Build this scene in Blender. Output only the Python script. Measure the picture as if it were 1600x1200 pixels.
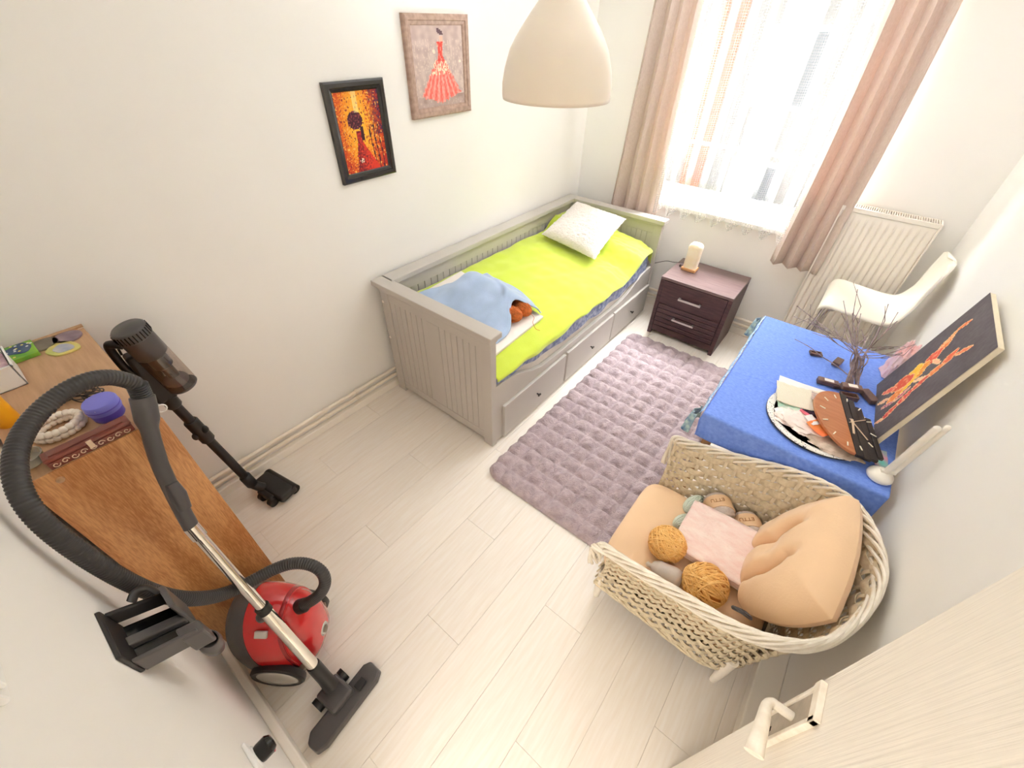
import bpy, math, random
from mathutils import Vector, Matrix, noise
random.seed(7)
for o in list(bpy.data.objects): bpy.data.objects.remove(o)
SC = bpy.context.scene
COL = SC.collection
PI = math.pi
R = math.radians

# ---------------------------------------------------------------- camera, world, exposure
cam_d = bpy.data.cameras.new('camera'); cam = bpy.data.objects.new('camera', cam_d); COL.objects.link(cam)
cam.location = (0, 0, 2.02); cam.rotation_euler = (0.852254, -0.0191558, 0.675489)
cam_d.sensor_width = 36; cam_d.lens = 36 * 658.615 / 1600; cam_d.clip_start = 0.02
SC.camera = cam
SC.view_settings.view_transform = 'Standard'; SC.view_settings.look = 'None'
SC.view_settings.gamma = 1; SC.view_settings.use_curve_mapping = False
SC.view_settings.exposure = 1.56
world = bpy.data.worlds.new('sky'); SC.world = world; world.use_nodes = True
bg = world.node_tree.nodes['Background']; bg.inputs[0].default_value = (0.93, 0.97, 1.0, 1); bg.inputs[1].default_value = 0.55
SC.cycles.max_bounces = 14; SC.cycles.diffuse_bounces = 8; SC.cycles.glossy_bounces = 4
SC.cycles.transmission_bounces = 8; SC.cycles.transparent_max_bounces = 24
SC.cycles.caustics_reflective = False; SC.cycles.caustics_refractive = False
def area(name, loc, rot, sx, sy, power, col=(1,1,1), portal=False):
    d = bpy.data.lights.new(name, 'AREA'); d.shape = 'RECTANGLE'; d.size = sx; d.size_y = sy; d.energy = power; d.color = col
    if portal: d.cycles.is_portal = True
    o = bpy.data.objects.new(name, d); COL.objects.link(o); o.location = loc; o.rotation_euler = rot
    return o
# daylight through the window (portal guides the sky light)
area('window_portal', (-0.75, 3.74, 1.62), (R(-90), 0, 0), 1.34, 1.36, 1, portal=True)
# bright overcast sky light arriving at the window
area('window_daylight', (-0.75, 4.75, 3.75), (R(-52), 0, 0), 2.6, 1.6, 430, (0.95, 0.98, 1.0))
# fill light added below the window, out of view, brightens ceiling and walls
area('low_window_fill', (-0.75, 7.6, -1.3), (R(-125), 0, 0), 5.0, 1.6, 2150, (0.97, 0.98, 1.0))
# fill light added in the unseen hall behind the open door
area('hall_fill_light', (-0.1, -1.1, 2.5), (0, 0, 0), 2.0, 1.1, 19, (1.0, 0.97, 0.94))

# ---------------------------------------------------------------- helpers
def lin(c):
    out = []
    for v in c:
        v = v / 255.0
        out.append(v / 12.92 if v <= 0.04045 else ((v + 0.055) / 1.055) ** 2.4)
    return tuple(out)
class NT:
    def __init__(s, m): s.t = m.node_tree; s.n = s.t.nodes; s.l = s.t.links
    def new(s, ty, **k):
        n = s.n.new(ty)
        for a, b in k.items(): setattr(n, a, b)
        return n
    def link(s, a, b): s.l.new(a, b)
MATS = {}
def mat(name, rgb, rough=0.6, metal=0.0, var=0.06, vs=8.0, st=(1,1,1), rgb2=None, bump=0.0, bs=90.0, bst=(1,1,1), coat=0.0, sheen=0.0,
        rnd=0.0, alpha=1.0, trans=0.0, spec=0.5, detail=4.0, emit=None, vcol=None, bd=0.01, subs=0.0):
    if name in MATS: return MATS[name]
    m = bpy.data.materials.new(name); m.use_nodes = True; MATS[name] = m
    t = NT(m); p = t.n['Principled BSDF']
    c = lin(rgb)
    c2 = lin(rgb2) if rgb2 else tuple(min(1, x * (1 + var)) for x in c)
    c1 = c if rgb2 else tuple(x * (1 - var) for x in c)
    tc = t.new('ShaderNodeTexCoord')
    if vcol:
        a = t.new('ShaderNodeAttribute', attribute_name=vcol); src = a.outputs['Color']
    else:
        mp = t.new('ShaderNodeMapping'); mp.inputs['Scale'].default_value = st; t.link(tc.outputs['Object'], mp.inputs[0])
        nz = t.new('ShaderNodeTexNoise'); nz.inputs['Scale'].default_value = vs; nz.inputs['Detail'].default_value = detail
        t.link(mp.outputs[0], nz.inputs['Vector'])
        rp = t.new('ShaderNodeValToRGB'); rp.color_ramp.elements[0].position = 0.32; rp.color_ramp.elements[1].position = 0.68
        rp.color_ramp.elements[0].color = (*c1, 1); rp.color_ramp.elements[1].color = (*c2, 1)
        t.link(nz.outputs['Fac'], rp.inputs[0]); src = rp.outputs[0]
        if rnd:
            oi = t.new('ShaderNodeObjectInfo'); mr = t.new('ShaderNodeMapRange')
            mr.inputs['To Min'].default_value = 1 - rnd; mr.inputs['To Max'].default_value = 1 + rnd * 0.5
            t.link(oi.outputs['Random'], mr.inputs[0])
            mm = t.new('ShaderNodeVectorMath', operation='SCALE'); t.link(src, mm.inputs[0]); t.link(mr.outputs[0], mm.inputs['Scale'])
            src = mm.outputs[0]
    t.link(src, p.inputs['Base Color'])
    p.inputs['Roughness'].default_value = rough; p.inputs['Metallic'].default_value = metal
    p.inputs['Coat Weight'].default_value = coat; p.inputs['Sheen Weight'].default_value = sheen
    p.inputs['Alpha'].default_value = alpha; p.inputs['Transmission Weight'].default_value = trans
    p.inputs['Specular IOR Level'].default_value = spec
    if subs:
        p.inputs['Subsurface Weight'].default_value = subs; p.inputs['Subsurface Radius'].default_value = (0.02, 0.012, 0.006)
    if emit:
        p.inputs['Emission Color'].default_value = (*lin(emit[0]), 1); p.inputs['Emission Strength'].default_value = emit[1]
    if bump:
        mp2 = t.new('ShaderNodeMapping'); mp2.inputs['Scale'].default_value = bst; t.link(tc.outputs['Object'], mp2.inputs[0])
        n2 = t.new('ShaderNodeTexNoise'); n2.inputs['Scale'].default_value = bs; n2.inputs['Detail'].default_value = 3; t.link(mp2.outputs[0], n2.inputs['Vector'])
        b = t.new('ShaderNodeBump'); b.inputs['Strength'].default_value = bump; b.inputs['Distance'].default_value = bd
        t.link(n2.outputs['Fac'], b.inputs['Height']); t.link(b.outputs[0], p.inputs['Normal'])
    return m

W = {}      # object name -> world location of its origin (no rotations are used on parents)
def thing(name, loc, label=None, cat=None, group=None, kind=None):
    o = bpy.data.objects.new(name, None); COL.objects.link(o); o.location = loc; o.empty_display_size = 0.05
    W[o.name] = Vector(loc); tag(o, label, cat, group, kind); return o
def tag(o, label=None, cat=None, group=None, kind=None):
    if label: o['label'] = label
    if cat: o['category'] = cat
    if group: o['group'] = group
    if kind: o['kind'] = kind
    return o
def V(*a): return Vector(a)
class MB:
    def __init__(s, M=None): s.v = []; s.f = []; s.M = M
    def add(s, vs, fs):
        b = len(s.v)
        for p in vs:
            p = Vector(p); s.v.append(s.M @ p if s.M else p)
        s.f += [tuple(i + b for i in f) for f in fs]; return s
    def box(s, a, b):
        x0, y0, z0 = a; x1, y1, z1 = b
        return s.add([(x0,y0,z0),(x1,y0,z0),(x1,y1,z0),(x0,y1,z0),(x0,y0,z1),(x1,y0,z1),(x1,y1,z1),(x0,y1,z1)],
                     [(0,3,2,1),(4,5,6,7),(0,1,5,4),(1,2,6,5),(2,3,7,6),(3,0,4,7)])
    def grid(s, fn, nu, nv, cu=False, cv=False):
        vs = [fn(i / nu, j / nv) for i in range(nu if cu else nu + 1) for j in range(nv if cv else nv + 1)]
        a = nu if cu else nu + 1; b = nv if cv else nv + 1
        fs = []
        for i in range(nu):
            for j in range(nv):
                i2 = (i + 1) % a; j2 = (j + 1) % b
                fs.append((i*b + j, i2*b + j, i2*b + j2, i*b + j2))
        return s.add(vs, fs)
    def tube(s, pts, r, n=10, closed=False, caps=True, flat=1.0):
        pts = [Vector(p) for p in pts]; k = len(pts)
        rr = r if isinstance(r, (list, tuple)) else [r] * k
        T = []
        for i in range(k):
            if closed: d = pts[(i + 1) % k] - pts[i - 1]
            else: d = pts[min(i + 1, k - 1)] - pts[max(i - 1, 0)]
            T.append(d.normalized() if d.length > 1e-9 else Vector((0,0,1)))
        up = Vector((0,0,1)) if abs(T[0].z) < 0.9 else Vector((1,0,0))
        N = (up - T[0] * up.dot(T[0])).normalized()
        vs = []
        for i in range(k):
            N = (N - T[i] * N.dot(T[i]))
            N = N.normalized() if N.length > 1e-6 else T[i].orthogonal().normalized()
            B = T[i].cross(N)
            for j in range(n):
                a = 2 * PI * j / n
                vs.append(pts[i] + N * (math.cos(a) * rr[i]) + B * (math.sin(a) * rr[i] * flat))
        fs = []
        for i in range(k if closed else k - 1):
            i2 = (i + 1) % k
            for j in range(n): fs.append((i*n + j, i*n + (j+1) % n, i2*n + (j+1) % n, i2*n + j))
        if caps and not closed:
            fs.append(tuple(range(n - 1, -1, -1))); fs.append(tuple((k-1)*n + j for j in range(n)))
        return s.add(vs, fs)
    def rod(s, a, b, r, r2=None, n=14): return s.tube([a, b], [r, r if r2 is None else r2], n)
    def lathe(s, prof, n=32, c=(0,0,0), ax=None):
        # prof: (radius, height) pairs; ax: axis direction
        z = Vector(ax or (0,0,1)).normalized(); x = z.orthogonal().normalized(); y = z.cross(x); c = Vector(c)
        vs = []
        prof = [(max(r, 4e-4), h) for r, h in prof]
        for r, h in prof:
            for j in range(n):
                a = 2 * PI * j / n; vs.append(c + z*h + x*(r*math.cos(a)) + y*(r*math.sin(a)))
        fs = []
        for i in range(len(prof) - 1):
            for j in range(n): fs.append((i*n + j, i*n + (j+1) % n, (i+1)*n + (j+1) % n, (i+1)*n + j))
        if prof[0][0] > 1e-6: fs.append(tuple(range(n-1, -1, -1)))
        if prof[-1][0] > 1e-6: fs.append(tuple((len(prof)-1)*n + j for j in range(n)))
        return s.add(vs, fs)
    def ell(s, c, r, nu=20, nv=12, A=None, e=1.0):
        c = Vector(c); A = A or Matrix.Identity(3)
        sg = lambda x: math.copysign(abs(x) ** e, x)
        def fn(u, v):
            a = 2*PI*u; b = PI*(v - 0.5)
            return c + A @ Vector((r[0]*sg(math.cos(a))*abs(math.cos(b))**e, r[1]*sg(math.sin(a))*abs(math.cos(b))**e, r[2]*sg(math.sin(b))))
        return s.grid(fn, nu, nv, cu=True)
    def prism(s, poly, fn0, fn1):
        # poly: 2D points; fn0 / fn1 map a 2D point to the two 3D end faces
        n = len(poly)
        vs = [fn0(*p) for p in poly] + [fn1(*p) for p in poly]
        fs = [tuple(range(n - 1, -1, -1)), tuple(range(n, 2*n))] + [(i, (i+1) % n, n + (i+1) % n, n + i) for i in range(n)]
        return s.add(vs, fs)
    def build(s, name, m, parent=None, smooth=False, angle=40, bevel=0.0, seg=2, solid=0.0, subd=0, origin=None, label=None, cat=None, group=None, kind=None):
        me = bpy.data.meshes.new(name)
        if parent is not None and origin is None and parent.type == 'EMPTY' and W[parent.name] is not None: org = W[parent.name]
        elif origin is not None: org = Vector(origin)
        else:
            xs = [p.x for p in s.v]; ys = [p.y for p in s.v]; zs = [p.z for p in s.v]
            org = Vector(((min(xs)+max(xs))/2, (min(ys)+max(ys))/2, min(zs)))
        me.from_pydata([tuple(p - org) for p in s.v], [], s.f); me.update()
        if smooth:
            me.shade_smooth()
            if angle < 180: me.set_sharp_from_angle(angle=R(angle))
        o = bpy.data.objects.new(name, me); COL.objects.link(o); W[o.name] = org
        if m: me.materials.append(m)
        if parent is not None:
            o.parent = parent; o.location = org - W[parent.name]
        else: o.location = org
        if subd:
            md = o.modifiers.new('subdivision', 'SUBSURF'); md.levels = subd; md.render_levels = subd
        if solid:
            md = o.modifiers.new('thickness', 'SOLIDIFY'); md.thickness = solid; md.offset = 0
        if bevel:
            md = o.modifiers.new('bevel', 'BEVEL'); md.width = bevel; md.segments = seg; md.limit_method = 'ANGLE'; md.angle_limit = R(35)
        return tag(o, label, cat, group, kind)
def fixnormals(o):
    import bmesh
    bm = bmesh.new(); bm.from_mesh(o.data); bmesh.ops.recalc_face_normals(bm, faces=bm.faces); bm.to_mesh(o.data); bm.free(); return o
def clone(o, parent, loc, name=None):       # same mesh, new place (world coordinates)
    c = o.copy(); COL.objects.link(c)
    W[c.name] = Vector(loc); c.parent = parent; c.location = Vector(loc) - (W[parent.name] if parent else Vector())
    return c
def cr(pts, n=8, closed=False):             # Catmull-Rom spline through points
    pts = [Vector(p) for p in pts]; out = []; k = len(pts)
    for i in range(k if closed else k - 1):
        if closed: p0, p1, p2, p3 = pts[i-1], pts[i], pts[(i+1) % k], pts[(i+2) % k]
        else: p0, p1, p2, p3 = pts[max(i-1,0)], pts[i], pts[i+1], pts[min(i+2,k-1)]
        for j in range(n):
            t = j / n
            out.append(0.5 * ((2*p1) + (p2-p0)*t + (2*p0-5*p1+4*p2-p3)*t*t + (3*p1-p0-3*p2+p3)*t*t*t))
    if not closed: out.append(pts[-1])
    return out
def ss(a, b, x):
    t = max(0.0, min(1.0, (x - a) / (b - a))); return t*t*(3 - 2*t)
def nz(x, y, z=0.0): return noise.noise(Vector((x, y, z)))
def frame(o, x, z):                          # matrix with origin o, x axis and z axis given
    x = Vector(x).normalized(); z = Vector(z); z = (z - x*z.dot(x)).normalized(); y = z.cross(x)
    return Matrix(((x.x,y.x,z.x,o[0]),(x.y,y.y,z.y,o[1]),(x.z,y.z,z.z,o[2]),(0,0,0,1)))
def rotz(a, o=(0,0,0)): return Matrix.Translation(o) @ Matrix.Rotation(a, 4, 'Z')
def colour_faces(o, cols):                   # flat printed picture: one colour per face
    at = o.data.color_attributes.new('print', 'FLOAT_COLOR', 'CORNER')
    for p in o.data.polygons:
        c = cols[p.index]
        for li in p.loop_indices: at.data[li].color = (*c, 1)
def text(name, body, size, M, m, parent, ext=0.0004):
    cu = bpy.data.curves.new(name, 'FONT'); cu.body = body; cu.size = size; cu.extrude = ext; cu.align_x = 'CENTER'; cu.align_y = 'CENTER'
    tmp = bpy.data.objects.new(name, cu); COL.objects.link(tmp)
    dg = bpy.context.evaluated_depsgraph_get(); me = bpy.data.meshes.new_from_object(tmp.evaluated_get(dg))
    bpy.data.objects.remove(tmp); org = W[parent.name]
    me.transform(Matrix.Translation(-org) @ M); me.materials.clear(); me.materials.append(m)
    o = bpy.data.objects.new(name, me); COL.objects.link(o); o.parent = parent; W[o.name] = org.copy(); return o
# ---------------------------------------------------------------- materials for the shell
XL, XR, YN, YF, ZC = -2.07, 0.565, -0.27, 3.59, 2.62
WALL = mat('wall_paint', (242, 240, 236), 0.85, var=0.015, vs=1.5, bump=0.05, bs=160, bd=0.002)
CEIL = mat('ceiling_paint', (246, 246, 245), 0.9, var=0.01)
TRIMW = mat('trim_white', (244, 238, 228), 0.45, var=0.015)
PLANK = mat('washed_oak_plank', (234, 224, 211), 0.42, vs=5, st=(14, 1.1, 1), rgb2=(240, 233, 224), rnd=0.03, bump=0.05, bs=30, bst=(12, 1, 1), bd=0.002, detail=6)
JOINT = mat('plank_joint', (226, 214, 198), 0.7)
PVC = mat('window_pvc', (246, 246, 244), 0.35, var=0.01)
DOORM = mat('door_white', (243, 236, 224), 0.5, var=0.02, vs=10, st=(1, 30, 1.5), bump=0.35, bs=9, bst=(1, 16, 0.35), bd=0.004)

# ---------------------------------------------------------------- floor: base and planks
fl = MB().box((XL - .1, YN - .1, -.06), (XR + .1, YF + .1, -.006)).build('floor', JOINT, kind='structure', origin=(0, 0, 0))
PW, PL = 0.192, 1.285
proto = {}
i = 0
x = XL
while x < XR - .005:
    w = min(PW, XR - x)
    y = YN - (i * 0.46 % PL)
    while y < YF:
        y0, y1 = max(y, YN), min(y + PL, YF)
        if y1 - y0 > .01:
            key = (round(w, 3), round(y1 - y0, 3))
            loc = (x + w/2, (y0 + y1)/2, -.006)
            if key in proto: clone(proto[key], fl, loc)
            else:
                g = 0.0004
                o = MB().box((x + g, y0 + g, -.006), (x + w - g, y1 - g, 0)).build('plank', PLANK, fl, bevel=.0005, seg=1, origin=loc)
                proto[key] = o
        y += PL
    x += PW; i += 1

# ---------------------------------------------------------------- walls, ceiling
MB().box((XL - .12, YN - .12, 0), (XL, YF + .2, ZC)).build('wall_left', WALL, kind='structure')
MB().box((XR, YN - .12, 0), (XR + .12, YF + .2, ZC)).build('wall_right', WALL, kind='structure')
WX0, WX1, WZ0, WZ1 = -1.44, -0.06, 0.90, 2.32
b = MB()
b.box((XL, YF, 0), (WX0, YF + .2, ZC)); b.box((WX1, YF, 0), (XR, YF + .2, ZC))
b.box((WX0, YF, 0), (WX1, YF + .2, WZ0)); b.box((WX0, YF, WZ1), (WX1, YF + .2, ZC))
b.build('wall_far', WALL, kind='structure')
DX0, DX1, DZ = -0.36, 0.37, 2.14
b = MB()
b.box((XL, YN - .12, 0), (DX0, YN, ZC)); b.box((DX1, YN - .12, 0), (XR, YN, ZC)); b.box((DX0, YN - .12, DZ), (DX1, YN, ZC))
b.build('wall_near', WALL, kind='structure')
MB().box((XL - .12, YN - .12, ZC), (XR + .12, YF + .2, ZC + .1)).build('ceiling', CEIL, kind='structure')
# skirting boards
def skirt(name, a, c, top):
    return MB().box(a, c).build(name, TRIMW, bevel=.006, seg=2, kind='structure')
skirt('baseboard_left', (XL, .046, 0), (XL + .035, YF, .055), 0)
skirt('baseboard_far', (XL + .035, YF - .018, 0), (XR - .09, YF, .06), 0)
skirt('baseboard_right', (XR - .095, YN, 0), (XR, YF, .07), 0)
skirt('baseboard_near', (-1.29, YN, 0), (DX0 - .05, YN + .03, .075), 0)
# door lining and casing of the doorway
b = MB()
b.box((DX0 - .001, YN - .12, 0), (DX0 + .03, YN + .012, DZ)); b.box((DX1 - .03, YN - .12, 0), (DX1, YN + .012, DZ)); b.box((DX0, YN - .12, DZ - .03), (DX1, YN + .012, DZ))
b.box((DX0 - .05, YN, 0), (DX0, YN + .016, DZ + .07)); b.box((DX1, YN, 0), (DX1 + .07, YN + .016, DZ + .07)); b.box((DX0, YN, DZ), (DX1, YN + .016, DZ + .07))
b.build('trim_1', TRIMW, kind='structure')
# the hall outside the door
MB().box((-1.6, -2.2, -.06), (1.4, YN - .1, -.004)).build('floor_hall', PLANK, kind='structure')
b = MB(); b.box((-1.7, -2.3, 0), (-1.6, YN - .12, ZC)); b.box((1.4, -2.3, 0), (1.5, YN - .12, ZC)); b.box((-1.7, -2.3, 0), (1.5, -2.2, ZC)); b.box((XR+.1, YN-.13, 0), (1.5, YN - .12, ZC))
b.build('wall_hall', WALL, kind='structure')
MB().box((-1.7, -2.3, ZC), (1.5, YN - .12, ZC + .1)).build('ceiling_hall', CEIL, kind='structure')

# ---------------------------------------------------------------- door leaf (open, standing into the room)
DL = .32
t = thing('door_1', (DL + .02, -.25, 0), kind='structure')
leaf = MB().box((DL, -.25, .008), (DL + .04, .545, 2.1)).build('door_leaf', DOORM, t, bevel=.002)
HND = mat('worn_cream_handle', (226, 214, 196), 0.4, var=.12, vs=40, rgb2=(244, 236, 222))
BARE = mat('bare_steel_plate', (176, 166, 152), 0.45, metal=.3, var=.15, vs=30)
pl_ = MB(); pl_.box((DL - .004, .462, .85), (DL, .526, 1.13));
pl_.build('handle_plate', BARE, t, bevel=.001)
rim_ = MB(); rim_.box((DL - .012, .456, .846), (DL, .466, 1.134)); rim_.box((DL - .012, .456, 1.112), (DL, .53, 1.136)); rim_.box((DL-.008,.522,.9),(DL,.530,1.13))
rim_.build('plate_rim', HND, t, bevel=.002)
lv = MB()
lv.tube(cr([(DL, .494, 1.02), (DL - .03, .494, 1.02), (DL - .040, .493, 1.02), (DL - .047, .482, 1.02), (DL - .046, .455, 1.018), (DL - .045, .42, 1.014), (DL - .044, .395, 1.01)], 6),
        [.011]*18 + [.012 + .0005*k for k in range(19)], n=12, flat=.8)
lv.build('lever', HND, t, smooth=True)
MB().box((DL - .0045, .487, .90), (DL - .001, .497, .925)).build('keyhole', mat('dark_hole', (40, 32, 28), .9), t)

# ---------------------------------------------------------------- window
t = thing('window_1', (-.75, YF + .12, WZ0), kind='structure')
YW = YF + .09
def wbar(a, c, nm='frame_bar', m=PVC): return MB().box(a, c).build(nm, m, t, bevel=.004)
wbar((WX0, YW, WZ0), (WX0 + .06, YW + .07, WZ1)); wbar((WX1 - .06, YW, WZ0), (WX1, YW + .07, WZ1))
wbar((WX0 + .06, YW, WZ0), (WX1 - .06, YW + .07, WZ0 + .06)); wbar((WX0 + .06, YW, WZ1 - .06), (WX1 - .06, YW + .07, WZ1))
wbar((-.80, YW, WZ0 + .06), (-.70, YW + .07, WZ1 - .06), 'mullion')
GL = bpy.data.materials.new('window_glass'); GL.use_nodes = True
g = NT(GL); g.n.clear(); mo = g.new('ShaderNodeOutputMaterial'); tr = g.new('ShaderNodeBsdfTransparent'); gs = g.new('ShaderNodeBsdfGlossy'); mx = g.new('ShaderNodeMixShader')
gs.inputs['Roughness'].default_value = .02; mx.inputs[0].default_value = .06; g.link(tr.outputs[0], mx.inputs[1]); g.link(gs.outputs[0], mx.inputs[2]); g.link(mx.outputs[0], mo.inputs[0])
for xa, xb in ((WX0 + .06, -.80), (-.70, WX1 - .06)):
    for a, c in (((xa, YW + .012, WZ0 + .06), (xa + .045, YW + .06, WZ1 - .06)), ((xb - .045, YW + .012, WZ0 + .06), (xb, YW + .06, WZ1 - .06)),
                 ((xa + .045, YW + .012, WZ0 + .06), (xb - .045, YW + .06, WZ0 + .11)), ((xa + .045, YW + .012, WZ1 - .11), (xb - .045, YW + .06, WZ1 - .06))):
        wbar(a, c, 'sash_bar')
    MB().box((xa + .04, YW + .03, WZ0 + .105), (xb - .04, YW + .036, WZ1 - .105)).build('pane', GL, t)
SILL = mat('sill_stone', (238, 232, 222), .4, var=.03)
MB().box((WX0 - .03, YF - .06, WZ0 - .03), (WX1 + .03, YW + .01, WZ0 + .004)).build('window_sill', SILL, t, bevel=.006)

# building across the street and the balcony rail outside
FAC = mat('facade_render', (160, 156, 150), .9, var=.05, vs=1.2)
BRK = mat('facade_orange', (190, 120, 88), .9, var=.1, vs=3)
t = thing('opposite_building', (-1, 12, -6), 'pale apartment building across the street, seen through the sheer curtain', 'building')
MB().box((-9, 12, -6), (7, 14, 2.6)).build('facade', FAC, t)
for k in range(4):
    MB().box((-7.5 + k*3.6, 11.93, -6), (-7.0 + k*3.6, 12.0, 2.6)).build('pilaster', BRK, t)
wm = mat('far_window_glass', (120, 124, 128), .2)
for k in range(4):
    for zf in (-4.6, -1.8, .6):
        f = MB().box((-6.4 + k*3.6, 11.95, zf), (-5.2 + k*3.6, 12.0, zf + 1.4)).build('window', PVC, t)
        MB().box((-6.3 + k*3.6, 11.93, zf + .1), (-5.3 + k*3.6, 11.96, zf + 1.3)).build('pane', wm, f)
RAIL = mat('rail_grey', (150, 150, 150), .5)
t = thing('balcony_rail', (-.75, 4.35, 0), 'grey metal rail outside the window', 'railing')
MB().box((-2.4, 4.34, 1.19), (.9, 4.36, 1.215)).build('top_bar', RAIL, t)
for k in range(6): MB().box((-2.3 + k*.62, 4.342, .5), (-2.28 + k*.62, 4.358, 1.19)).build('post', RAIL, t)

# ---------------------------------------------------------------- hall lamp, added out of view to go with the fill light
t = thing('added_hall_lamp', (-.1, -1.1, ZC), 'added white round ceiling lamp, unseen, to go with the hall fill light', 'lamp')
MB().lathe([(.0, 0), (.2, 0), (.2, -.02), (.17, -.035), (0, -.04)][::-1], 32, (-.1, -1.1, ZC)).build('lamp_cover', PVC, t, smooth=True)
# ---------------------------------------------------------------- daybed
GREY = mat('grey_lacquer', (192, 186, 179), 0.42, var=.02, vs=4, bump=.04, bs=50, bst=(1,1,6), bd=.002)
KNOB = mat('dark_knob', (70, 64, 60), .35, metal=.7)
bed = thing('daybed', (-1.575, 2.34, 0), 'grey daybed with beadboard ends, three drawers and a lime blanket on top', 'bed')
BX0, BX1, BY0, BY1 = -2.015, -1.135, 1.285, 3.40
def end_panel(y0, y1, face):
    p = MB()
    p.box((BX0, y0, 0), (BX0 + .07, y1, .80)); p.box((BX1 - .07, y0, 0), (BX1, y1, .80))
    p.box((BX0 + .07, y0 + .006, .715), (BX1 - .07, y1 - .006, .80)); p.box((BX0 + .07, y0 + .006, .03), (BX1 - .07, y1 - .006, .09))
    p.box((-1.625, y0 + .006, .09), (-1.525, y1 - .006, .715))
    p.box((BX0 + .07, y0 + .014, .09), (BX1 - .07, y1 - .014, .715))
    e = p.build('end_panel', GREY, bed, bevel=.003)
    pr = None
    for xa in (BX0 + .07, -1.525):
        for k in range(7):
            w = (.325 if xa < -1.6 else .32) / 7
            loc = (xa + w*(k + .5), (y0 + y1)/2, .09)
            if pr is None:
                pr = MB().box((xa + .0018, y0 + .008, .09), (xa + w - .0018, y1 - .008, .715)).build('board', GREY, bed, bevel=.0025, origin=loc)
            else: clone(pr, bed, loc)
    MB().box((BX0 - .035, (y0+y1)/2 - .045, .80), (BX1 + .02, (y0+y1)/2 + .045, .832)).build('top_cap', GREY, bed, bevel=.004)
    MB().box((BX0 - .004, (y0+y1)/2 - .031, .775), (BX1 + .006, (y0+y1)/2 + .031, .80)).build('cap_moulding', GREY, bed, bevel=.008)
end_panel(BY0, BY0 + .042, -1); end_panel(BY1 - .042, BY1, 1)
p = MB()
p.box((BX0, BY0 + .042, .715), (BX0 + .035, BY1 - .042, .80)); p.box((BX0, BY0 + .042, .2), (BX0 + .035, BY1 - .042, .28)); p.box((BX0 + .008, BY0 + .042, .28), (BX0 + .02, BY1 - .042, .715))
p.build('back_frame', GREY, bed, bevel=.003)
pr = None; n = 36; w = (BY1 - BY0 - .084) / n
for k in range(n):
    loc = (BX0 + .02, BY0 + .042 + w*(k + .5), .28)
    if pr is None: pr = MB().box((BX0 + .02, BY0 + .042 + .0025, .28), (BX0 + .031, BY0 + .042 + w - .0025, .715)).build('board', GREY, bed, bevel=.002, origin=loc)
    else: clone(pr, bed, loc)
MB().box((BX0 - .035, BY0 + .05, .80), (BX0 + .065, BY1 - .05, .832)).build('back_cap', GREY, bed, bevel=.004)
# front rail with its curved top
top = [(1.327, .462), (1.42, .455), (1.52, .437), (1.60, .405), (1.68, .365), (1.78, .338), (1.9, .33), (2.78, .33), (2.9, .338), (3.0, .362), (3.08, .40), (3.16, .43), (3.26, .445), (3.358, .45)]
poly = [(1.327, .012)] + [(3.358, .012)] + top[::-1]
MB().prism(poly, lambda y, z: (BX1 - .035, y, z), lambda y, z: (BX1 - .006, y, z)).build('front_rail', GREY, bed, bevel=.003)
for k, (ya, yb) in enumerate(((1.385, 2.052), (2.074, 2.732), (2.745, 3.37))):
    d = MB().box((BX1 - .006, ya, .022), (BX1 + .014, yb, .281)).build('drawer', GREY, bed, bevel=.004)
    yk = (ya + yb)/2
    kb = MB(); kb.rod((BX1 + .014, yk, .155), (BX1 + .032, yk, .155), .005); kb.box((BX1 + .030, yk - .013, .149), (BX1 + .040, yk + .013, .161))
    kb.build('knob', KNOB, d, bevel=.002)
for z in (.70, .44): MB().lathe([(.0, 0), (.008, 0), (.008, .004), (0, .005)], 14, (-1.998, BY0, z), (0, -1, 0)).build('screw_cap', TRIMW, bed)

# slatted floor the mattress lies on, inside the frame
SLAT = mat('pine_slat', (214, 190, 150), .6, vs=6, st=(1, 8, 8), var=.08)
pr = None
for k in range(12):
    loc = (-1.57, 1.42 + k*.167, .262)
    if pr is None: pr = MB().box((-1.975, loc[1] - .035, .262), (-1.17, loc[1] + .035, .28)).build('slat', SLAT, bed, bevel=.002, origin=loc)
    else: clone(pr, bed, loc)
# mattress
MATT = mat('mattress_ticking', (228, 222, 214), .85, var=.04, vs=20, bump=.2, bs=60)
def slab(x0, x1, y0, y1, z0, z1, e, nu=48, nv=14, f=None):
    c = V((x0+x1)/2, (y0+y1)/2, (z0+z1)/2); return MB().ell(c, ((x1-x0)/2, (y1-y0)/2, (z1-z0)/2), nu, nv, e=e)
MB().box((-1.968, 1.335, .283), (-1.172, 3.345, .47)).build('mattress', MATT, bevel=.035, seg=4, smooth=True, angle=180,
    label='white mattress under the lime blanket on the grey daybed', cat='mattress')
def topz(x, y):                      # height of the bedding surface
    s = (-1.14 - x) / .82
    z = .548 + .125 * s
    pil = ss(2.90, 3.08, y) * (1 - .55*ss(3.27, 3.345, y)); pil *= .1 * (1 - .25*s)
    return z + pil + .012*nz(x*5, y*4, 1) + .006*nz(x*14, y*11, 3) + .006*ss(2.6, 3.0, y)*nz(x*26, y*30, 6)
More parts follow.
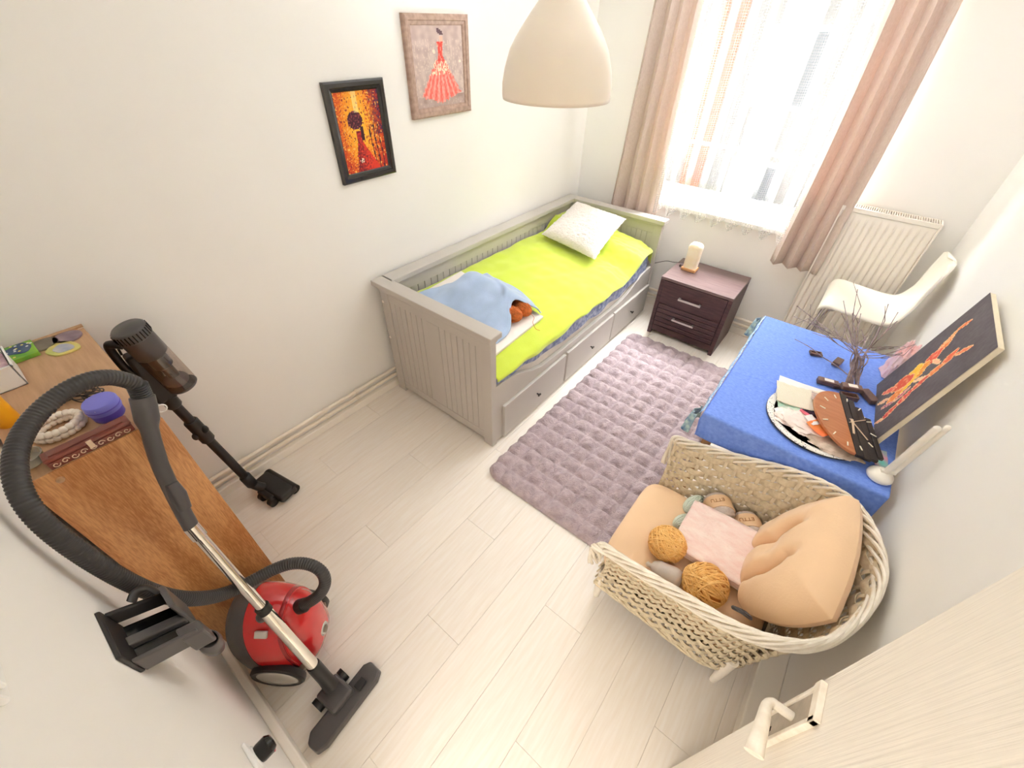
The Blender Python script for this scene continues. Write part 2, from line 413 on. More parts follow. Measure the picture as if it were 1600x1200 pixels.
def bedding(name, m, off, y0, y1, hem, fold, nu=70, nv=120, **k):
    def fn(u, v):
        y = y0 + (y1 - y0)*v; h = hem(y)
        if u < .78:
            x = -1.962 + (.80 + off*.5) * (u/.78); z = topz(x, y) + off
            e = ss(.66, .78, u); z -= .022*e*e
            z -= .07*ss(3.27, 3.345, y)
        else:
            w = (u - .78)/.22; zt = topz(-1.162, y) + off - .022 - .07*ss(3.27, 3.345, y)
            h = min(h, zt - .03)
            x = -1.162 + min(0, off)*.8 + .030*math.sin(min(1, w*2.2)*PI/2) + fold*w*math.sin(y*23 + 3*nz(y*3, 0)) - .028*ss(3.25, 3.345, y)
            z = zt - .012*math.sin(min(1, w*2)*PI/2) - (zt - h - .012)*ss(.0, 1.0, w)
        return V(x, y, z)
    return MB().grid(fn, nu, nv).build(name, m, smooth=True, angle=180, solid=.007, **k)
SHEET = mat('blue_patterned_sheet', (110, 124, 168), .8, vs=34, rgb2=(184, 192, 214), detail=2, bump=.25, bs=30)
bedding('bed_sheet', SHEET, -.03, 1.335, 3.35, lambda y: .418 + .035*ss(1.9, 1.35, y) - .03*ss(1.7, 2.1, y) + .03*ss(2.8, 3.2, y) + .008*math.sin(y*17), .006,
        label='blue and white patterned sheet showing below the lime blanket', cat='sheet')
LIME = mat('lime_fleece', (204, 222, 70), .95, var=.05, vs=5, bump=.35, bs=170, sheen=.5, bd=.004)
bedding('lime_blanket', LIME, .0, 1.338, 3.345, lambda y: .498 + .018*math.sin(y*6) + .035*ss(2.3, 2.9, y) + .09*ss(2.95, 3.15, y) + .02*ss(1.5,1.34,y), .007, nu=90, nv=220,
        label='bright lime green fleece blanket spread over the daybed', cat='blanket')
# foam board
ang = math.atan2(.125, .82)
M = Matrix.Translation((-1.588, 1.655, topz(-1.588, 1.655) + .012)) @ Matrix.Rotation(R(3), 4, 'Z') @ Matrix.Rotation(ang, 4, 'Y')
FOAM = mat('white_foam', (238, 230, 222), .8, var=.02)
MB(M).box((-.345, -.265, -.009), (.345, .265, .011)).build('foam_board', FOAM, bevel=.003, label='white flat board lying on the lime blanket under the blue towel', cat='board')
# two skeins of rust yarn under the towel
RUST = mat('rust_yarn', (206, 112, 52), .85, var=.22, vs=60, bump=.5, bs=200)
def skein(c, A, ra, rb, label, name='yarn_skein', m=RUST, turns=26, group=None, core=.93):
    t = thing(name, (c[0], c[1], c[2] - rb), label, 'yarn', group)
    MB().ell(c, (ra*core, rb*core, rb*core), 20, 12, A).build('core', m, t, smooth=True, angle=180)
    s = MB()
    for k in range(turns):
        a0 = PI*k/turns; tl = .22*math.sin(k*2.4); pts = []
        for j in range(28):
            a = 2*PI*j/28
            q = Vector((ra*math.cos(a), rb*math.sin(a)*math.cos(a0 + tl*math.cos(a)), rb*math.sin(a)*math.sin(a0 + tl*math.cos(a))))
            pts.append(Vector(c) + A @ q)
        s.tube(pts, .0028, 5, closed=True)
    s.build('strands', m, t, smooth=True, angle=180, kind='stuff'); return t
A1 = Matrix.Rotation(R(12), 3, 'Z')
zb = topz(-1.35, 1.76) + .03
skein((-1.372, 1.742, zb + .042), A1, .075, .048, 'rust orange yarn skein nearer the bed end, peeking out under the blue towel')
skein((-1.365, 1.842, zb + .040), Matrix.Rotation(R(-8), 3, 'Z'), .075, .046, 'rust orange yarn skein farther from the bed end, peeking out under the blue towel')
s = MB().tube(cr([(-1.30, 1.85, zb + .02), (-1.265, 1.84, zb + .012), (-1.245, 1.80, zb + .004), (-1.215, 1.79, zb - .022), (-1.19, 1.80, zb - .03)], 6), .0016, 5)
s.build('yarn_tail', RUST, label='loose rust yarn end trailing from the towel over the lime blanket', cat='yarn')
# blue towel
TOWEL = mat('blue_towel', (170, 190, 220), .95, var=.07, vs=9, bump=.5, bs=220, sheen=.4, bd=.003)
def tw(u, v):
    # corners: near-left, near-right, far-right, far-left
    a = V(-1.93, 1.375, 0).lerp(V(-1.285, 1.46, 0), u); b_ = V(-1.80, 2.01, 0).lerp(V(-1.275, 1.94, 0), u)
    p = a.lerp(b_, v); p.y += .05*math.sin(PI*u)*v
    arch = math.exp(-((v - .66)/.2)**2)*ss(.55, 1, u); p.x -= .105*arch
    lump = math.exp(-((p.y - 1.80)/.13)**2) * (.085 + .03*math.sin(u*3)) * ss(0, .16, u) * (1 - .0*u)
    lump += .05*math.exp(-((p.y - 1.62)/.10)**2) * ss(.05, .3, u) * (1 - ss(.75, .98, u))
    lump *= ss(0, .06, 1 - v)*.9 + .1
    ridge = .018*math.exp(-((p.y - (1.98 - .24*u))/.018)**2) * ss(.12, .25, u) * (1 - ss(.8, .92, u))
    p.z = topz(p.x, p.y) + .036 + lump + .022*arch + ridge + .006*nz(p.x*14, p.y*12, 5)
    if 1 - v < .08 or u > .97: p.z -= .008
    return p
MB().grid(tw, 60, 60).build('blue_towel', TOWEL, smooth=True, angle=180, solid=.006, label='pale blue towel heaped at the near end of the daybed', cat='towel')
# white fluffy cushion leaning on the covered pillow
FLUFF = mat('white_fluff', (236, 228, 220), 1.0, var=.05, vs=50, bump=.9, bs=90, sheen=.6, bd=.012)
L_, B_, R_, T_ = V(-1.873, 2.75, .71), V(-1.363, 2.735, .655), V(-1.372, 3.185, .835), V(-1.84, 3.19, .865)
def cushion(L, B, Rr, T, th, fuzz, nu=44, side=1):
    nrm = (B - L).cross(T - L).normalized()
    def half(sg):
        def fn(u, v):
            p = (L.lerp(B, u)).lerp(T.lerp(Rr, u), v)
            cu, cv = 2*u - 1, 2*v - 1
            k = max(0, (1 - cu**4) * (1 - cv**4)) ** .55
            pin = .035*(cu*cu*(1 - cv*cv)) ; c = (L + B + Rr + T)/4
            q = p + (c - p)*(.05*(1 - cv*cv)*abs(cu) + .05*(1 - cu*cu)*abs(cv)) + nrm*(sg*th*k)
            return q + nrm*sg*fuzz*nz(q.x*60, q.y*60, q.z*60)*k + V(1,1,0)*fuzz*.6*nz(q.z*70, q.x*70, q.y*70)
        return fn
    m = MB(); m.grid(half(1), nu, nu)
    b = MB(); b.grid(half(-1), nu, nu); m.add(b.v, [f[::-1] for f in b.f]); return m
cushion(L_, B_, R_, T_, .058, .011).build('fluffy_cushion', FLUFF, smooth=True, angle=180, label='white fluffy square cushion propped on the lime blanket', cat='cushion')

# ---------------------------------------------------------------- shaggy quilted rug
RUG = mat('mauve_plush', (168, 150, 154), 1.0, vs=26, rgb2=(194, 176, 179), bump=.8, bs=130, sheen=.15, bd=.01, detail=6)
rx0, rx1, ry0, ry1 = -1.045, -.14, 1.105, 3.0
def rug(u, v):
    x = rx0 + (rx1-rx0)*u; y = ry0 + (ry1-ry0)*v
    # rounded corners: pull points inside
    r = .09
    for cx, sx in ((rx0 + r, -1), (rx1 - r, 1)):
        for cy, sy in ((ry0 + r, -1), (ry1 - r, 1)):
            dx, dy = (x - cx)*sx, (y - cy)*sy
            if dx > 0 and dy > 0:
                m_ = max(dx, dy); L = math.hypot(dx, dy)
                if L > 1e-6: x = cx + sx*dx*m_/L; y = cy + sy*dy*m_/L
    ed = min(u*(rx1-rx0), (1-u)*(rx1-rx0), v*(ry1-ry0), (1-v)*(ry1-ry0))
    cell = .104
    a = abs(math.sin(PI*(x - rx0 + .01*nz(x*6, y*6))/cell)); b = abs(math.sin(PI*(y - ry0 + .008*nz(y*6, x*6, 2))/cell))
    puff = (a ** .7) * (b ** .5)
    fur = nz(x*38, y*30, 1)*.006 + nz(x*85, y*85, 4)*.0035
    z = .006 + (.005 + .034*puff + fur*(.4 + puff)) * min(1, ed/.012 + .0)
    x += .004*nz(x*40, y*40, 9) + (.006*math.sin(y*64)*(1 if ed < .01 and (u < .02 or u > .98) else 0))
    return V(x, y, max(z, .001))
MB().grid(rug, 150, 280).build('plush_rug', RUG, smooth=True, angle=180, label='mauve grey plush rug quilted in small squares between bed and table', cat='rug')

# ---------------------------------------------------------------- nightstand
WEN = mat('wenge_wood', (58, 34, 38), .45, vs=5, st=(2, 8, 14), rgb2=(84, 54, 56), bump=.05, bs=40)
WENT = mat('wenge_top', (104, 82, 82), .32, vs=6, st=(1.2, 14, 1), rgb2=(124, 102, 100))
ALU = mat('brushed_aluminium', (196, 188, 184), .35, metal=.8)
t = thing('nightstand', (-.683, 3.33, 0), 'dark wenge two-drawer nightstand between daybed and table', 'nightstand')
NX0, NX1, NY0, NY1, NZ = -.958, -.408, 3.108, 3.545, .515
MB().box((NX0, NY0, NZ - .022), (NX1, NY1, NZ)).build('top', WENT, t, bevel=.002)
for xa in (NX0, NX1 - .03): MB().box((xa, NY0 + .002, 0), (xa + .03, NY1, NZ - .022)).build('side_panel', WEN, t, bevel=.002)
MB().box((NX0 + .03, NY1 - .02, .05), (NX1 - .03, NY1 - .01, NZ - .022)).build('back_panel', WEN, t)
MB().box((NX0 + .03, NY0 + .03, .03), (NX1 - .03, NY1 - .02, .05)).build('bottom_panel', WEN, t)
MB().box((NX0 + .03, NY0 + .012, .03), (NX1 - .03, NY0 + .03, .085)).build('plinth', WEN, t, bevel=.002)
def pull(d, z):
    h = MB(); h.box((-.78, NY0 - .030, z - .008), (-.605, NY0 - .022, z + .008)); h.box((-.78, NY0 - .024, z - .008), (-.764, NY0 + .012, z + .008)); h.box((-.621, NY0 - .024, z - .008), (-.605, NY0 + .012, z + .008))
    h.build('handle', ALU, d, bevel=.002)
d = MB().box((NX0 + .032, NY0 - .002, .30), (NX1 - .032, NY0 + .3, NZ - .026)).build('drawer', WEN, t, bevel=.002); pull(d, .385)
d = MB().box((NX0 + .032, NY0 + .008, .09), (NX1 - .032, NY0 + .3, .295)).build('drawer', WEN, t, bevel=.002)
for k in range(5): MB().box((NX0 + .034, NY0 - .002, .095 + k*.04), (NX1 - .034, NY0 + .012, .095 + k*.04 + .036)).build('slat', WEN, d, bevel=.005, seg=3)
pull(d, .20)
# salt lamp
SALT = mat('salt_crystal', (246, 226, 196), .6, vs=14, rgb2=(252, 240, 222), bump=.6, bs=35, subs=.3, bd=.01)
WOODB = mat('lamp_base_wood', (216, 160, 106), .5, vs=10, st=(1,1,10), var=.12)
t = thing('salt_lamp', (-.835, 3.36, NZ), 'pale block-shaped salt lamp on a small wooden base on the nightstand', 'lamp')
MB().box((-.892, 3.315, NZ), (-.778, 3.405, NZ + .022)).build('base', WOODB, t, bevel=.004)
s = MB()
def salt(u, v):
    a = 2*PI*u; zz = v; r = 1.0 if zz < .78 else math.sqrt(max(0, 1 - ((zz - .78)/.22)**2))
    e = .55; cx = math.copysign(abs(math.cos(a))**e, math.cos(a)); cy = math.copysign(abs(math.sin(a))**e, math.sin(a))
    r *= 1 + .05*nz(cx*3, cy*3, zz*6)
    return V(-.835 + .052*cx*(r if zz < .78 else r), 3.36 + .038*cy*r, NZ + .022 + .205*zz)
s.grid(salt, 28, 18, cu=True).build('crystal', SALT, t, smooth=True, angle=180)
CAB = mat('black_cable', (60, 52, 50), .5)
s = MB(); s.tube(cr([(-.885, 3.40, NZ + .012), (-.90, 3.42, NZ + .012), (-.945, 3.40, NZ + .012), (-1.0, 3.44, .50), (-1.08, 3.48, .47), (-1.2, 3.50, .40)], 6), .0025, 6)
s.ell((-.915, 3.365, NZ + .010), (.009, .012, .010), 12, 8); s.tube(cr([(-.885, 3.39, NZ + .008), (-.905, 3.385, NZ + .008), (-.912, 3.372, NZ + .010)], 5), .0025, 6)
s.build('cord', CAB, t, smooth=True)
# ---------------------------------------------------------------- curtains
CURT = mat('salmon_curtain', (206, 188, 176), .85, vs=60, rgb2=(218, 202, 192), st=(6, 1, 1), bump=.15, bs=150, sheen=.2, bd=.003)
ct = NT(CURT); pb = ct.n['Principled BSDF']; tl = ct.new('ShaderNodeBsdfTranslucent'); tl.inputs[0].default_value = (*lin((232, 200, 180)), 1)
ms = ct.new('ShaderNodeMixShader'); ms.inputs[0].default_value = .12
ct.link(pb.outputs[0], ms.inputs[1]); ct.link(tl.outputs[0], ms.inputs[2]); ct.link(ms.outputs[0], ct.n['Material Output'].inputs[0])
def curtain(name, xt0, xt1, xb0, xb1, z0, z1, folds, amp, yc, ph, m, label, cat='curtain', n=150, hemf=None, bow=0):
    def fn(u, v):
        x = (xb0 + (xb1 - xb0)*u)*(1 - v) + (xt0 + (xt1 - xt0)*u)*v
        a = u*folds*2*PI + ph + .5*math.sin(u*9 + v*1.3)
        w = amp*(.75 + .25*math.sin(v*2.2 + u*5))
        s_ = math.sin(a)
        y = yc + w*math.copysign(abs(s_)**.8, s_) + .006*nz(x*8, v*5, 2)
        x += .35*w*math.sin(2*a)*.5 + bow*math.sin(PI*v)
        zz0 = z0 + (hemf(u) if hemf else 0)
        return V(x, y, zz0 + (z1 - zz0)*v)
    o = MB().grid(fn, n, 40).build(name, m, smooth=True, angle=180, label=label, cat=cat, solid=.002)
    return o
curtain('curtain', -1.60, -1.27, -1.70, -1.26, .40, 2.50, 4.0, .042, 3.475, .6, CURT, 'salmon beige pleated curtain at the bed side of the window')
curtain('curtain', -.33, -.03, -.33, -.02, .70, 2.50, 3.6, .042, 3.465, 1.9, CURT, 'salmon beige pleated curtain hanging beside the radiator', bow=.02)
# sheer curtain: woven stripes and open net stripes
SH = bpy.data.materials.new('striped_sheer'); SH.use_nodes = True; s_ = NT(SH); s_.n.clear()
out = s_.new('ShaderNodeOutputMaterial'); tc = s_.new('ShaderNodeTexCoord'); sp = s_.new('ShaderNodeSeparateXYZ'); s_.link(tc.outputs['Object'], sp.inputs[0])
def mth(op, a, b=None, c=None):
    n = s_.new('ShaderNodeMath', operation=op)
    for i_, q in enumerate((a, b, c)):
        if q is None: continue
        if isinstance(q, (int, float)): n.inputs[i_].default_value = q
        else: s_.link(q, n.inputs[i_])
    return n.outputs[0]
fr = mth('FRACT', mth('MULTIPLY', sp.outputs[0], 8.6))
st1 = mth('LESS_THAN', fr, .46)                              # 1 = net stripe
gx = mth('LESS_THAN', mth('FRACT', mth('MULTIPLY', sp.outputs[0], 95.0)), .30)
gz = mth('LESS_THAN', mth('FRACT', mth('MULTIPLY', sp.outputs[2], 75.0)), .30)
net = mth('MAXIMUM', gx, gz)
dens = mth('ADD', mth('MULTIPLY', st1, mth('MULTIPLY_ADD', net, .34, .05)), mth('MULTIPLY', mth('SUBTRACT', 1.0, st1), .34))
tr = s_.new('ShaderNodeBsdfTransparent'); tl = s_.new('ShaderNodeBsdfTranslucent'); df = s_.new('ShaderNodeBsdfDiffuse')
tl.inputs[0].default_value = (.36, .355, .345, 1); df.inputs[0].default_value = (.78, .77, .75, 1)
m1 = s_.new('ShaderNodeMixShader'); s_.link(mth('MULTIPLY_ADD', st1, .42, .45), m1.inputs[0]); s_.link(tl.outputs[0], m1.inputs[1]); s_.link(df.outputs[0], m1.inputs[2])
m2 = s_.new('ShaderNodeMixShader'); s_.link(dens, m2.inputs[0]); s_.link(tr.outputs[0], m2.inputs[1]); s_.link(m1.outputs[0], m2.inputs[2]); s_.link(m2.outputs[0], out.inputs[0])
def hem(u):
    a = u*8.5*2*PI + .3
    return -.022*math.tanh(2.2*math.sin(a))
def sheer(u, v):
    x = -1.30 + 1.01*u; a = u*8.5*2*PI + .3
    w = .036*(1.0 - .55*v); sq = math.tanh(2.2*math.sin(a))
    return V(x + .012*math.sin(2*a)*(1 - .5*v), 3.495 - w*sq + .004*nz(x*6, v*6), (.855 + hem(u)) + (2.50 - .855 - hem(u))*v)
MB().grid(sheer, 260, 30).build('sheer_curtain', SH, smooth=True, angle=180, origin=(0, 0, 0), label='white striped sheer curtain with a wavy hem across the window', cat='curtain')
RODM = mat('curtain_rail_white', (240, 238, 234), .4)
t = thing('curtain_rail', (-.75, 3.47, 2.5), 'white double curtain rail fixed above the window', 'curtain rail')
for yy in (3.47, 3.51): MB().box((-1.85, yy - .012, 2.495), (.25, yy + .012, 2.52)).build('track', RODM, t, bevel=.003)
for xx in (-1.7, -.8, .1): MB().box((xx - .01, 3.42, 2.52), (xx + .01, YF, 2.535)).build('bracket', RODM, t)

# ---------------------------------------------------------------- radiator and heating pipes
RADM = mat('radiator_enamel', (240, 233, 222), .35, var=.01)
t = thing('radiator', (.185, 3.52, .22), 'cream ribbed panel radiator on the window wall behind the white stool', 'radiator')
RX0, RX1, RZ0, RZ1, RY = -.075, .437, .22, 1.155, 3.475
def radp(u, v):
    x = RX0 + .01 + (RX1 - RX0 - .02)*u; z = RZ0 + (RZ1 - .03 - RZ0)*v
    k = ss(.03, .09, v)*(1 - ss(.93, .975, v)); a = (u*13.0) % 1
    ch = ss(.0, .22, a)*(1 - ss(.78, 1.0, a))
    return V(x, RY + .011*(1 - ch)*k, z)
MB().grid(radp, 156, 40).build('front_panel', RADM, t, smooth=True, angle=60)
MB().box((RX0 + .01, RY + .02, RZ0), (RX1 - .01, RY + .09, RZ1 - .03)).build('core', RADM, t)
for xa in (RX0, RX1 - .01): MB().box((xa, RY - .004, RZ0), (xa + .01, RY + .10, RZ1)).build('side_cover', RADM, t, bevel=.004)
g_ = MB().box((RX0 + .01, RY - .002, RZ1 - .028), (RX1 - .01, RY + .012, RZ1)).box((RX0 + .01, RY + .088, RZ1 - .028), (RX1 - .01, RY + .10, RZ1)).box((RX0 + .01, RY + .012, RZ1 - .022), (RX1 - .01, RY + .088, RZ1 - .018)).build('top_grille', RADM, t, bevel=.002)
pr = None
for k in range(40):
    loc = (RX0 + .018 + k*.0122, RY + .05, RZ1 - .006)
    if pr is None: pr = MB().box((loc[0] - .003, RY + .010, RZ1 - .018), (loc[0] + .003, RY + .09, RZ1 - .001)).build('fin', RADM, g_, origin=loc)
    else: clone(pr, g_, loc)
for xx in (RX0 + .1, RX1 - .1): MB().box((xx, RY + .09, .3), (xx + .03, YF, .4)).build('wall_bracket', RADM, t)
PIPEM = mat('pipe_cream', (240, 230, 214), .4, var=.02)
def pipes(z, y_, r, label):
    t = thing('heating_pipe', (XL + .03, YF - .03, z), label, 'pipe', None)
    MB().tube([(XL + .025, .06, z), (XL + .025, YF - .04, z)], r, 12).build('wall_run', PIPEM, t, smooth=True)
    MB().tube([(XL + .025, YF - .04, z), (-.10, YF - .03, z), (.0, YF - .03, z)], r, 12).build('window_run', PIPEM, t, smooth=True)
    for yy in (.75, .98, 1.9, 2.7): MB().lathe([(r, -.008), (r + .005, -.008), (r + .005, .008), (r, .008)], 14, (XL + .025, yy, z), (0, 1, 0)).build('clip', PIPEM, t)
pipes(.150, 0, .011, 'upper cream heating pipe running low along the left and window walls')
pipes(.100, 0, .011, 'lower cream heating pipe just above the skirting board')

# ---------------------------------------------------------------- pendant lamp
LAMP = mat('lamp_white_plastic', (240, 228, 212), .35, var=.01, subs=.15)
t = thing('pendant_lamp', (-.775, 1.165, ZC), 'white bell-shaped pendant lamp hanging near the top of the room', 'lamp')
PC = (-.775, 1.165, 1.848)
prof = [(.1445, .0), (.146, .01), (.1455, .035), (.140, .066), (.127, .106), (.113, .130), (.100, .148), (.079, .175), (.058, .200), (.044, .218), (.036, .232), (.034, .25)]
inn = [(r - .003, h) for r, h in prof]
MB().lathe(prof, 56, PC).build('shade', LAMP, t, smooth=True, angle=180, solid=.003).data.polygons
sh = [o for o in bpy.data.objects if o.name.startswith('shade')][-1]
import bmesh
bm = bmesh.new(); bm.from_mesh(sh.data)
bmesh.ops.delete(bm, geom=[f for f in bm.faces if len(f.verts) > 4], context='FACES'); bm.to_mesh(sh.data); bm.free()
MB().lathe([(.0, 0), (.036, 0), (.034, .03), (.02, .05), (.008, .06), (0, .06)], 24, (PC[0], PC[1], PC[2] + .245)).build('holder', LAMP, t, smooth=True)
MB().rod((PC[0], PC[1], PC[2] + .29), (PC[0], PC[1], ZC - .03), .003).build('cord', LAMP, t)
MB().lathe([(.05, 0), (.05, -.02), (.03, -.045), (0, -.05)][::-1], 24, (PC[0], PC[1], ZC)).build('ceiling_rose', LAMP, t, smooth=True)
MB().ell((PC[0], PC[1], PC[2] + .12), (.03, .03, .04), 16, 10).build('bulb', mat('frosted_bulb', (250, 248, 240), .3), t, smooth=True, angle=180)

# ---------------------------------------------------------------- pictures on the left wall
PRINT = mat('printed_picture', (255, 255, 255), .75, vcol='print', bump=.3, bs=220, bd=.002)
def picture(name, y0, y1, z0, z1, fw, fm, dep, art, nu, nv, label):
    t = thing(name, (XL, (y0+y1)/2, z0), label, 'picture')
    X = XL
    # mitred frame: outer and inner profile rings
    prof = [(0, 0), (0, dep*.8), (fw*.18, dep), (fw*.55, dep), (fw*.62, dep*.82), (fw*.9, dep*.72), (fw, dep*.55), (fw, 0)]
    for k in range(4):
        b = MB(); cs = [((y0, z0), (1, 1)), ((y1, z0), (-1, 1)), ((y1, z1), (-1, -1)), ((y0, z1), (1, -1))]
        A, B = cs[k], cs[(k+1) % 4]
        vs = []
        for (cy, cz), (sy, sz) in (A, B):
            for i_, d_ in prof: vs.append((X + d_, cy + sy*i_, cz + sz*i_))
        n = len(prof); b.add(vs, [(i_, (i_+1) % n, n + (i_+1) % n, n + i_) for i_ in range(n)] + [tuple(range(n)), tuple(range(2*n-1, n-1, -1))])
        fixnormals(b.build('frame_rail', fm, t))
    a0, a1, c0, c1 = y0 + fw, y1 - fw, z0 + fw, z1 - fw
    g = MB().grid(lambda u, v: V(X + dep*.5, a0 + (a1-a0)*u, c0 + (c1-c0)*v), nu, nv)
    o = g.build('canvas', PRINT, t)
    cols = [lin(art((i + .5)/nu, 1 - (j + .5)/nv)) for i in range(nu) for j in range(nv)]
    colour_faces(o, cols)
    return t
def mixc(a, b, t): t = max(0, min(1, t)); return tuple(x + (y - x)*t for x, y in zip(a, b))
def art_autumn(u, v):              # v runs from top to bottom
    q = math.hypot((u - .45)*1.1, (v - .40)*.75)
    n1, n2 = nz(u*14, v*20), nz(u*30, v*40, 3)
    c = mixc((255, 206, 60), (240, 130, 30), q*2.0 + .35*n1)
    c = mixc(c, (190, 40, 30), (q - .33)*3 + .9*n2)
    if u > .72 and v < .55: c = mixc(c, (80, 30, 70), (u - .70)*3.2 + .8*n1)
    if u > .62 and n2 > .12: c = mixc(c, (205, 60, 30), .8)
    if n2 > .28: c = (250, 190, 90) if n1 > 0 else (150, 35, 40)
    for tx in (.70, .80, .90):
        if abs(u - tx - .02*math.sin(v*9)) < .012 and v > .42: c = (60, 24, 40)
    if math.hypot((u - .38)*1.0, (v - .34)*1.5) < .17: c = mixc((70, 28, 44), (200, 90, 90), 1.6*max(0, n2))
    w = .07 + max(0, v - .62)*.55
    if v > .48 and abs(u - (.42 + .10*ss(.6, 1, v))) < w: c = mixc((120, 24, 34), (225, 60, 40), .5 + n2*1.3 + (u - .42)*3)
    if abs(u - .50) < .035 and .42 < v < .60: c = (60, 26, 40)
    if math.hypot(u - .38, (v - .86)*1.5) < .05: c = (250, 214, 190) if n2 > -.1 else (60, 26, 40)
    if v < .25 and abs(u - .45) < .05: c = mixc(c, (255, 238, 170), .6)
    return c
def art_dress(u, v):
    n1, n2 = nz(u*10, v*12, 7), nz(u*60, v*24, 2)
    c = mixc((186, 164, 158), (206, 186, 178), .5 + n1*1.2)
    if n2 > .25 and v > .15: c = mixc(c, (222, 204, 190), .6)
    if v > .86: c = mixc(c, (164, 142, 132), .5 + n1)
    sk = (v - .40)
    if .40 <= v < .96 - .28*abs(u - .5) + .05*nz(u*26, 1, 4):
        w = .09 + sk*.72 + .03*nz(u*20, v*16, 9)
        if abs(u - .52 - .03*n1) < w:
            st_ = math.sin((u - .52)/(w + .01)*24)
            c = mixc((236, 104, 92), (250, 168, 156), .5 + .5*st_ + n2)
            if v < .60 and n2 > .05: c = (250, 220, 190)
    if .18 <= v < .42 and abs(u - .53) < (.075 - .03*math.sin((v - .18)/.24*PI)): c = (226, 78, 66) if n2 < .2 else (244, 150, 130)
    if .12 <= v < .19 and abs(u - .56) < .03: c = (226, 180, 160)
    if math.hypot((u - .53 - (v - .06)*.8), (v - .075)*1.2) < .05: c = (104, 78, 84)
    if math.hypot(u - .93, v - .44) < .02 or math.hypot(u - .40, v - .30) < .025: c = (242, 220, 200)
    return c
BLKF = mat('black_gloss_frame', (28, 22, 20), .22, coat=.4)
MAUVF = mat('taupe_wood_frame', (160, 132, 118), .5, vs=8, st=(1, 6, 6), rgb2=(186, 158, 142))
picture('framed_picture', 1.238, 1.568, 1.360, 1.783, .042, BLKF, .022, art_autumn, 56, 80, 'black-framed picture of a dark figure among orange autumn trees')
picture('framed_picture', 1.733, 2.180, 1.586, 2.020, .045, MAUVF, .026, art_dress, 64, 64, 'taupe-framed picture of a coral red ball gown on grey')
# ---------------------------------------------------------------- table with blue cloth
TZ = .735
TX0, TX1, TY0, TY1 = -.135, .535, 1.555, 2.57
WOODT = mat('table_wood', (190, 150, 110), .5, vs=6, st=(10, 1, 1), var=.1)
t = thing('side_table', (.2, 2.06, 0), 'small wooden table by the right wall hidden under the blue cloth', 'table')
MB().box((TX0 + .006, TY0 + .006, TZ - .028), (TX1 - .006, TY1 - .006, TZ - .004)).build('table_top', WOODT, t, bevel=.003)
for xx in (TX0 + .05, TX1 - .13):
    for yy in (TY0 + .05, TY1 - .05): MB().box((xx - .02, yy - .02, 0), (xx + .02, yy + .02, TZ - .028)).build('leg', WOODT, t, bevel=.003)
p = MB(); p.box((TX0 + .05, TY0 + .045, TZ - .09), (TX1 - .13, TY0 + .06, TZ - .028)); p.box((TX0 + .05, TY1 - .06, TZ - .09), (TX1 - .13, TY1 - .045, TZ - .028)); p.build('apron', WOODT, t)
CLOTH = mat('blue_cloth', (104, 140, 232), .75, vs=70, rgb2=(128, 162, 244), st=(1, 2.2, 1), bump=.55, bs=45, bst=(1, 2, 1), bd=.004)
def cloth(u, v):
    # s: signed distances beyond the table edge on each axis
    dx0, dy0, dx1 = .05, .135, .0
    x = TX0 - .055 + (TX1 - TX0 + .055)*u; y = TY0 - .135 + (TY1 - TY0 + .135 + .06)*v
    ox = max(0, TX0 - x); oy0 = max(0, TY0 - y); oy1 = max(0, y - TY1)
    d = math.sqrt(ox*ox + oy0*oy0 + oy1*oy1)
    px, py = max(x, TX0), min(max(y, TY0), TY1)
    z = TZ + .0025
    if d > 0:
        dirx, diry = (-ox/d), ((-oy0 if oy0 else oy1)/d)
        r = .008
        if d < r*1.57: a = d/r; px += dirx*r*math.sin(a); py += diry*r*math.sin(a); z -= r*(1 - math.cos(a))
        else:
            f = .004*math.sin(x*30 + y*25)*min(1, d/.08)
            px += dirx*(r + f + .05*(d - r*1.57)); py += diry*(r + f + .05*(d - r*1.57)); z -= r + (d - r*1.57)
    else:
        z += .0022*max(0, nz(x*9, y*22, 2)) + .004*max(0, 1 - abs((y - 1.95 - .22*(x)))/.006)*(x < .35) + .004*max(0, 1 - abs(x - .22 + .1*(y-2.2))/.006)*(y > 1.95)
    return V(px, py, z)
MB().grid(cloth, 110, 170).build('tablecloth', CLOTH, smooth=True, angle=180, solid=.0015, label='bright blue crinkled cloth covering the table by the right wall', cat='tablecloth')
HEM = mat('leaf_patterned_hem', (120, 168, 226), .8, vs=60, rgb2=(206, 226, 244), detail=1)
UND = mat('teal_leaf_cloth', (92, 128, 170), .8, vs=40, rgb2=(182, 206, 200), detail=1)
def hemfn(u, v):
    y = TY0 + (TY1 - TY0)*v
    return V(TX0 - .010 - .012*u + .002*math.sin(y*40), y, TZ + .006 - .02*u*u - .002)
MB().grid(hemfn, 6, 80).build('cloth_border', HEM, smooth=True, angle=180, solid=.002, label='pale blue leaf-patterned border along the bed side of the blue cloth', cat='cloth border')
def corner(y0, sgn):
    def fn(u, v):
        a = u*PI*1.1; r = .03 + .03*v
        return V(TX0 - .028 - r*math.sin(a)*.7 + .006*math.sin(u*18), y0 + sgn*(.05 - r*math.cos(a)), TZ - .012 - .095*v - .02*math.sin(a))
    return fn
MB().grid(corner(TY0 - .035, 1), 24, 10).build('under_cloth', UND, smooth=True, angle=180, solid=.002, label='leaf-print corner of an under-cloth hanging at the near table corner', cat='cloth')
MB().grid(corner(TY1 + .03, -1), 24, 10).build('under_cloth', UND, smooth=True, angle=180, solid=.002, label='leaf-print corner of an under-cloth hanging at the far table corner', cat='cloth')
Z0 = TZ + .0075
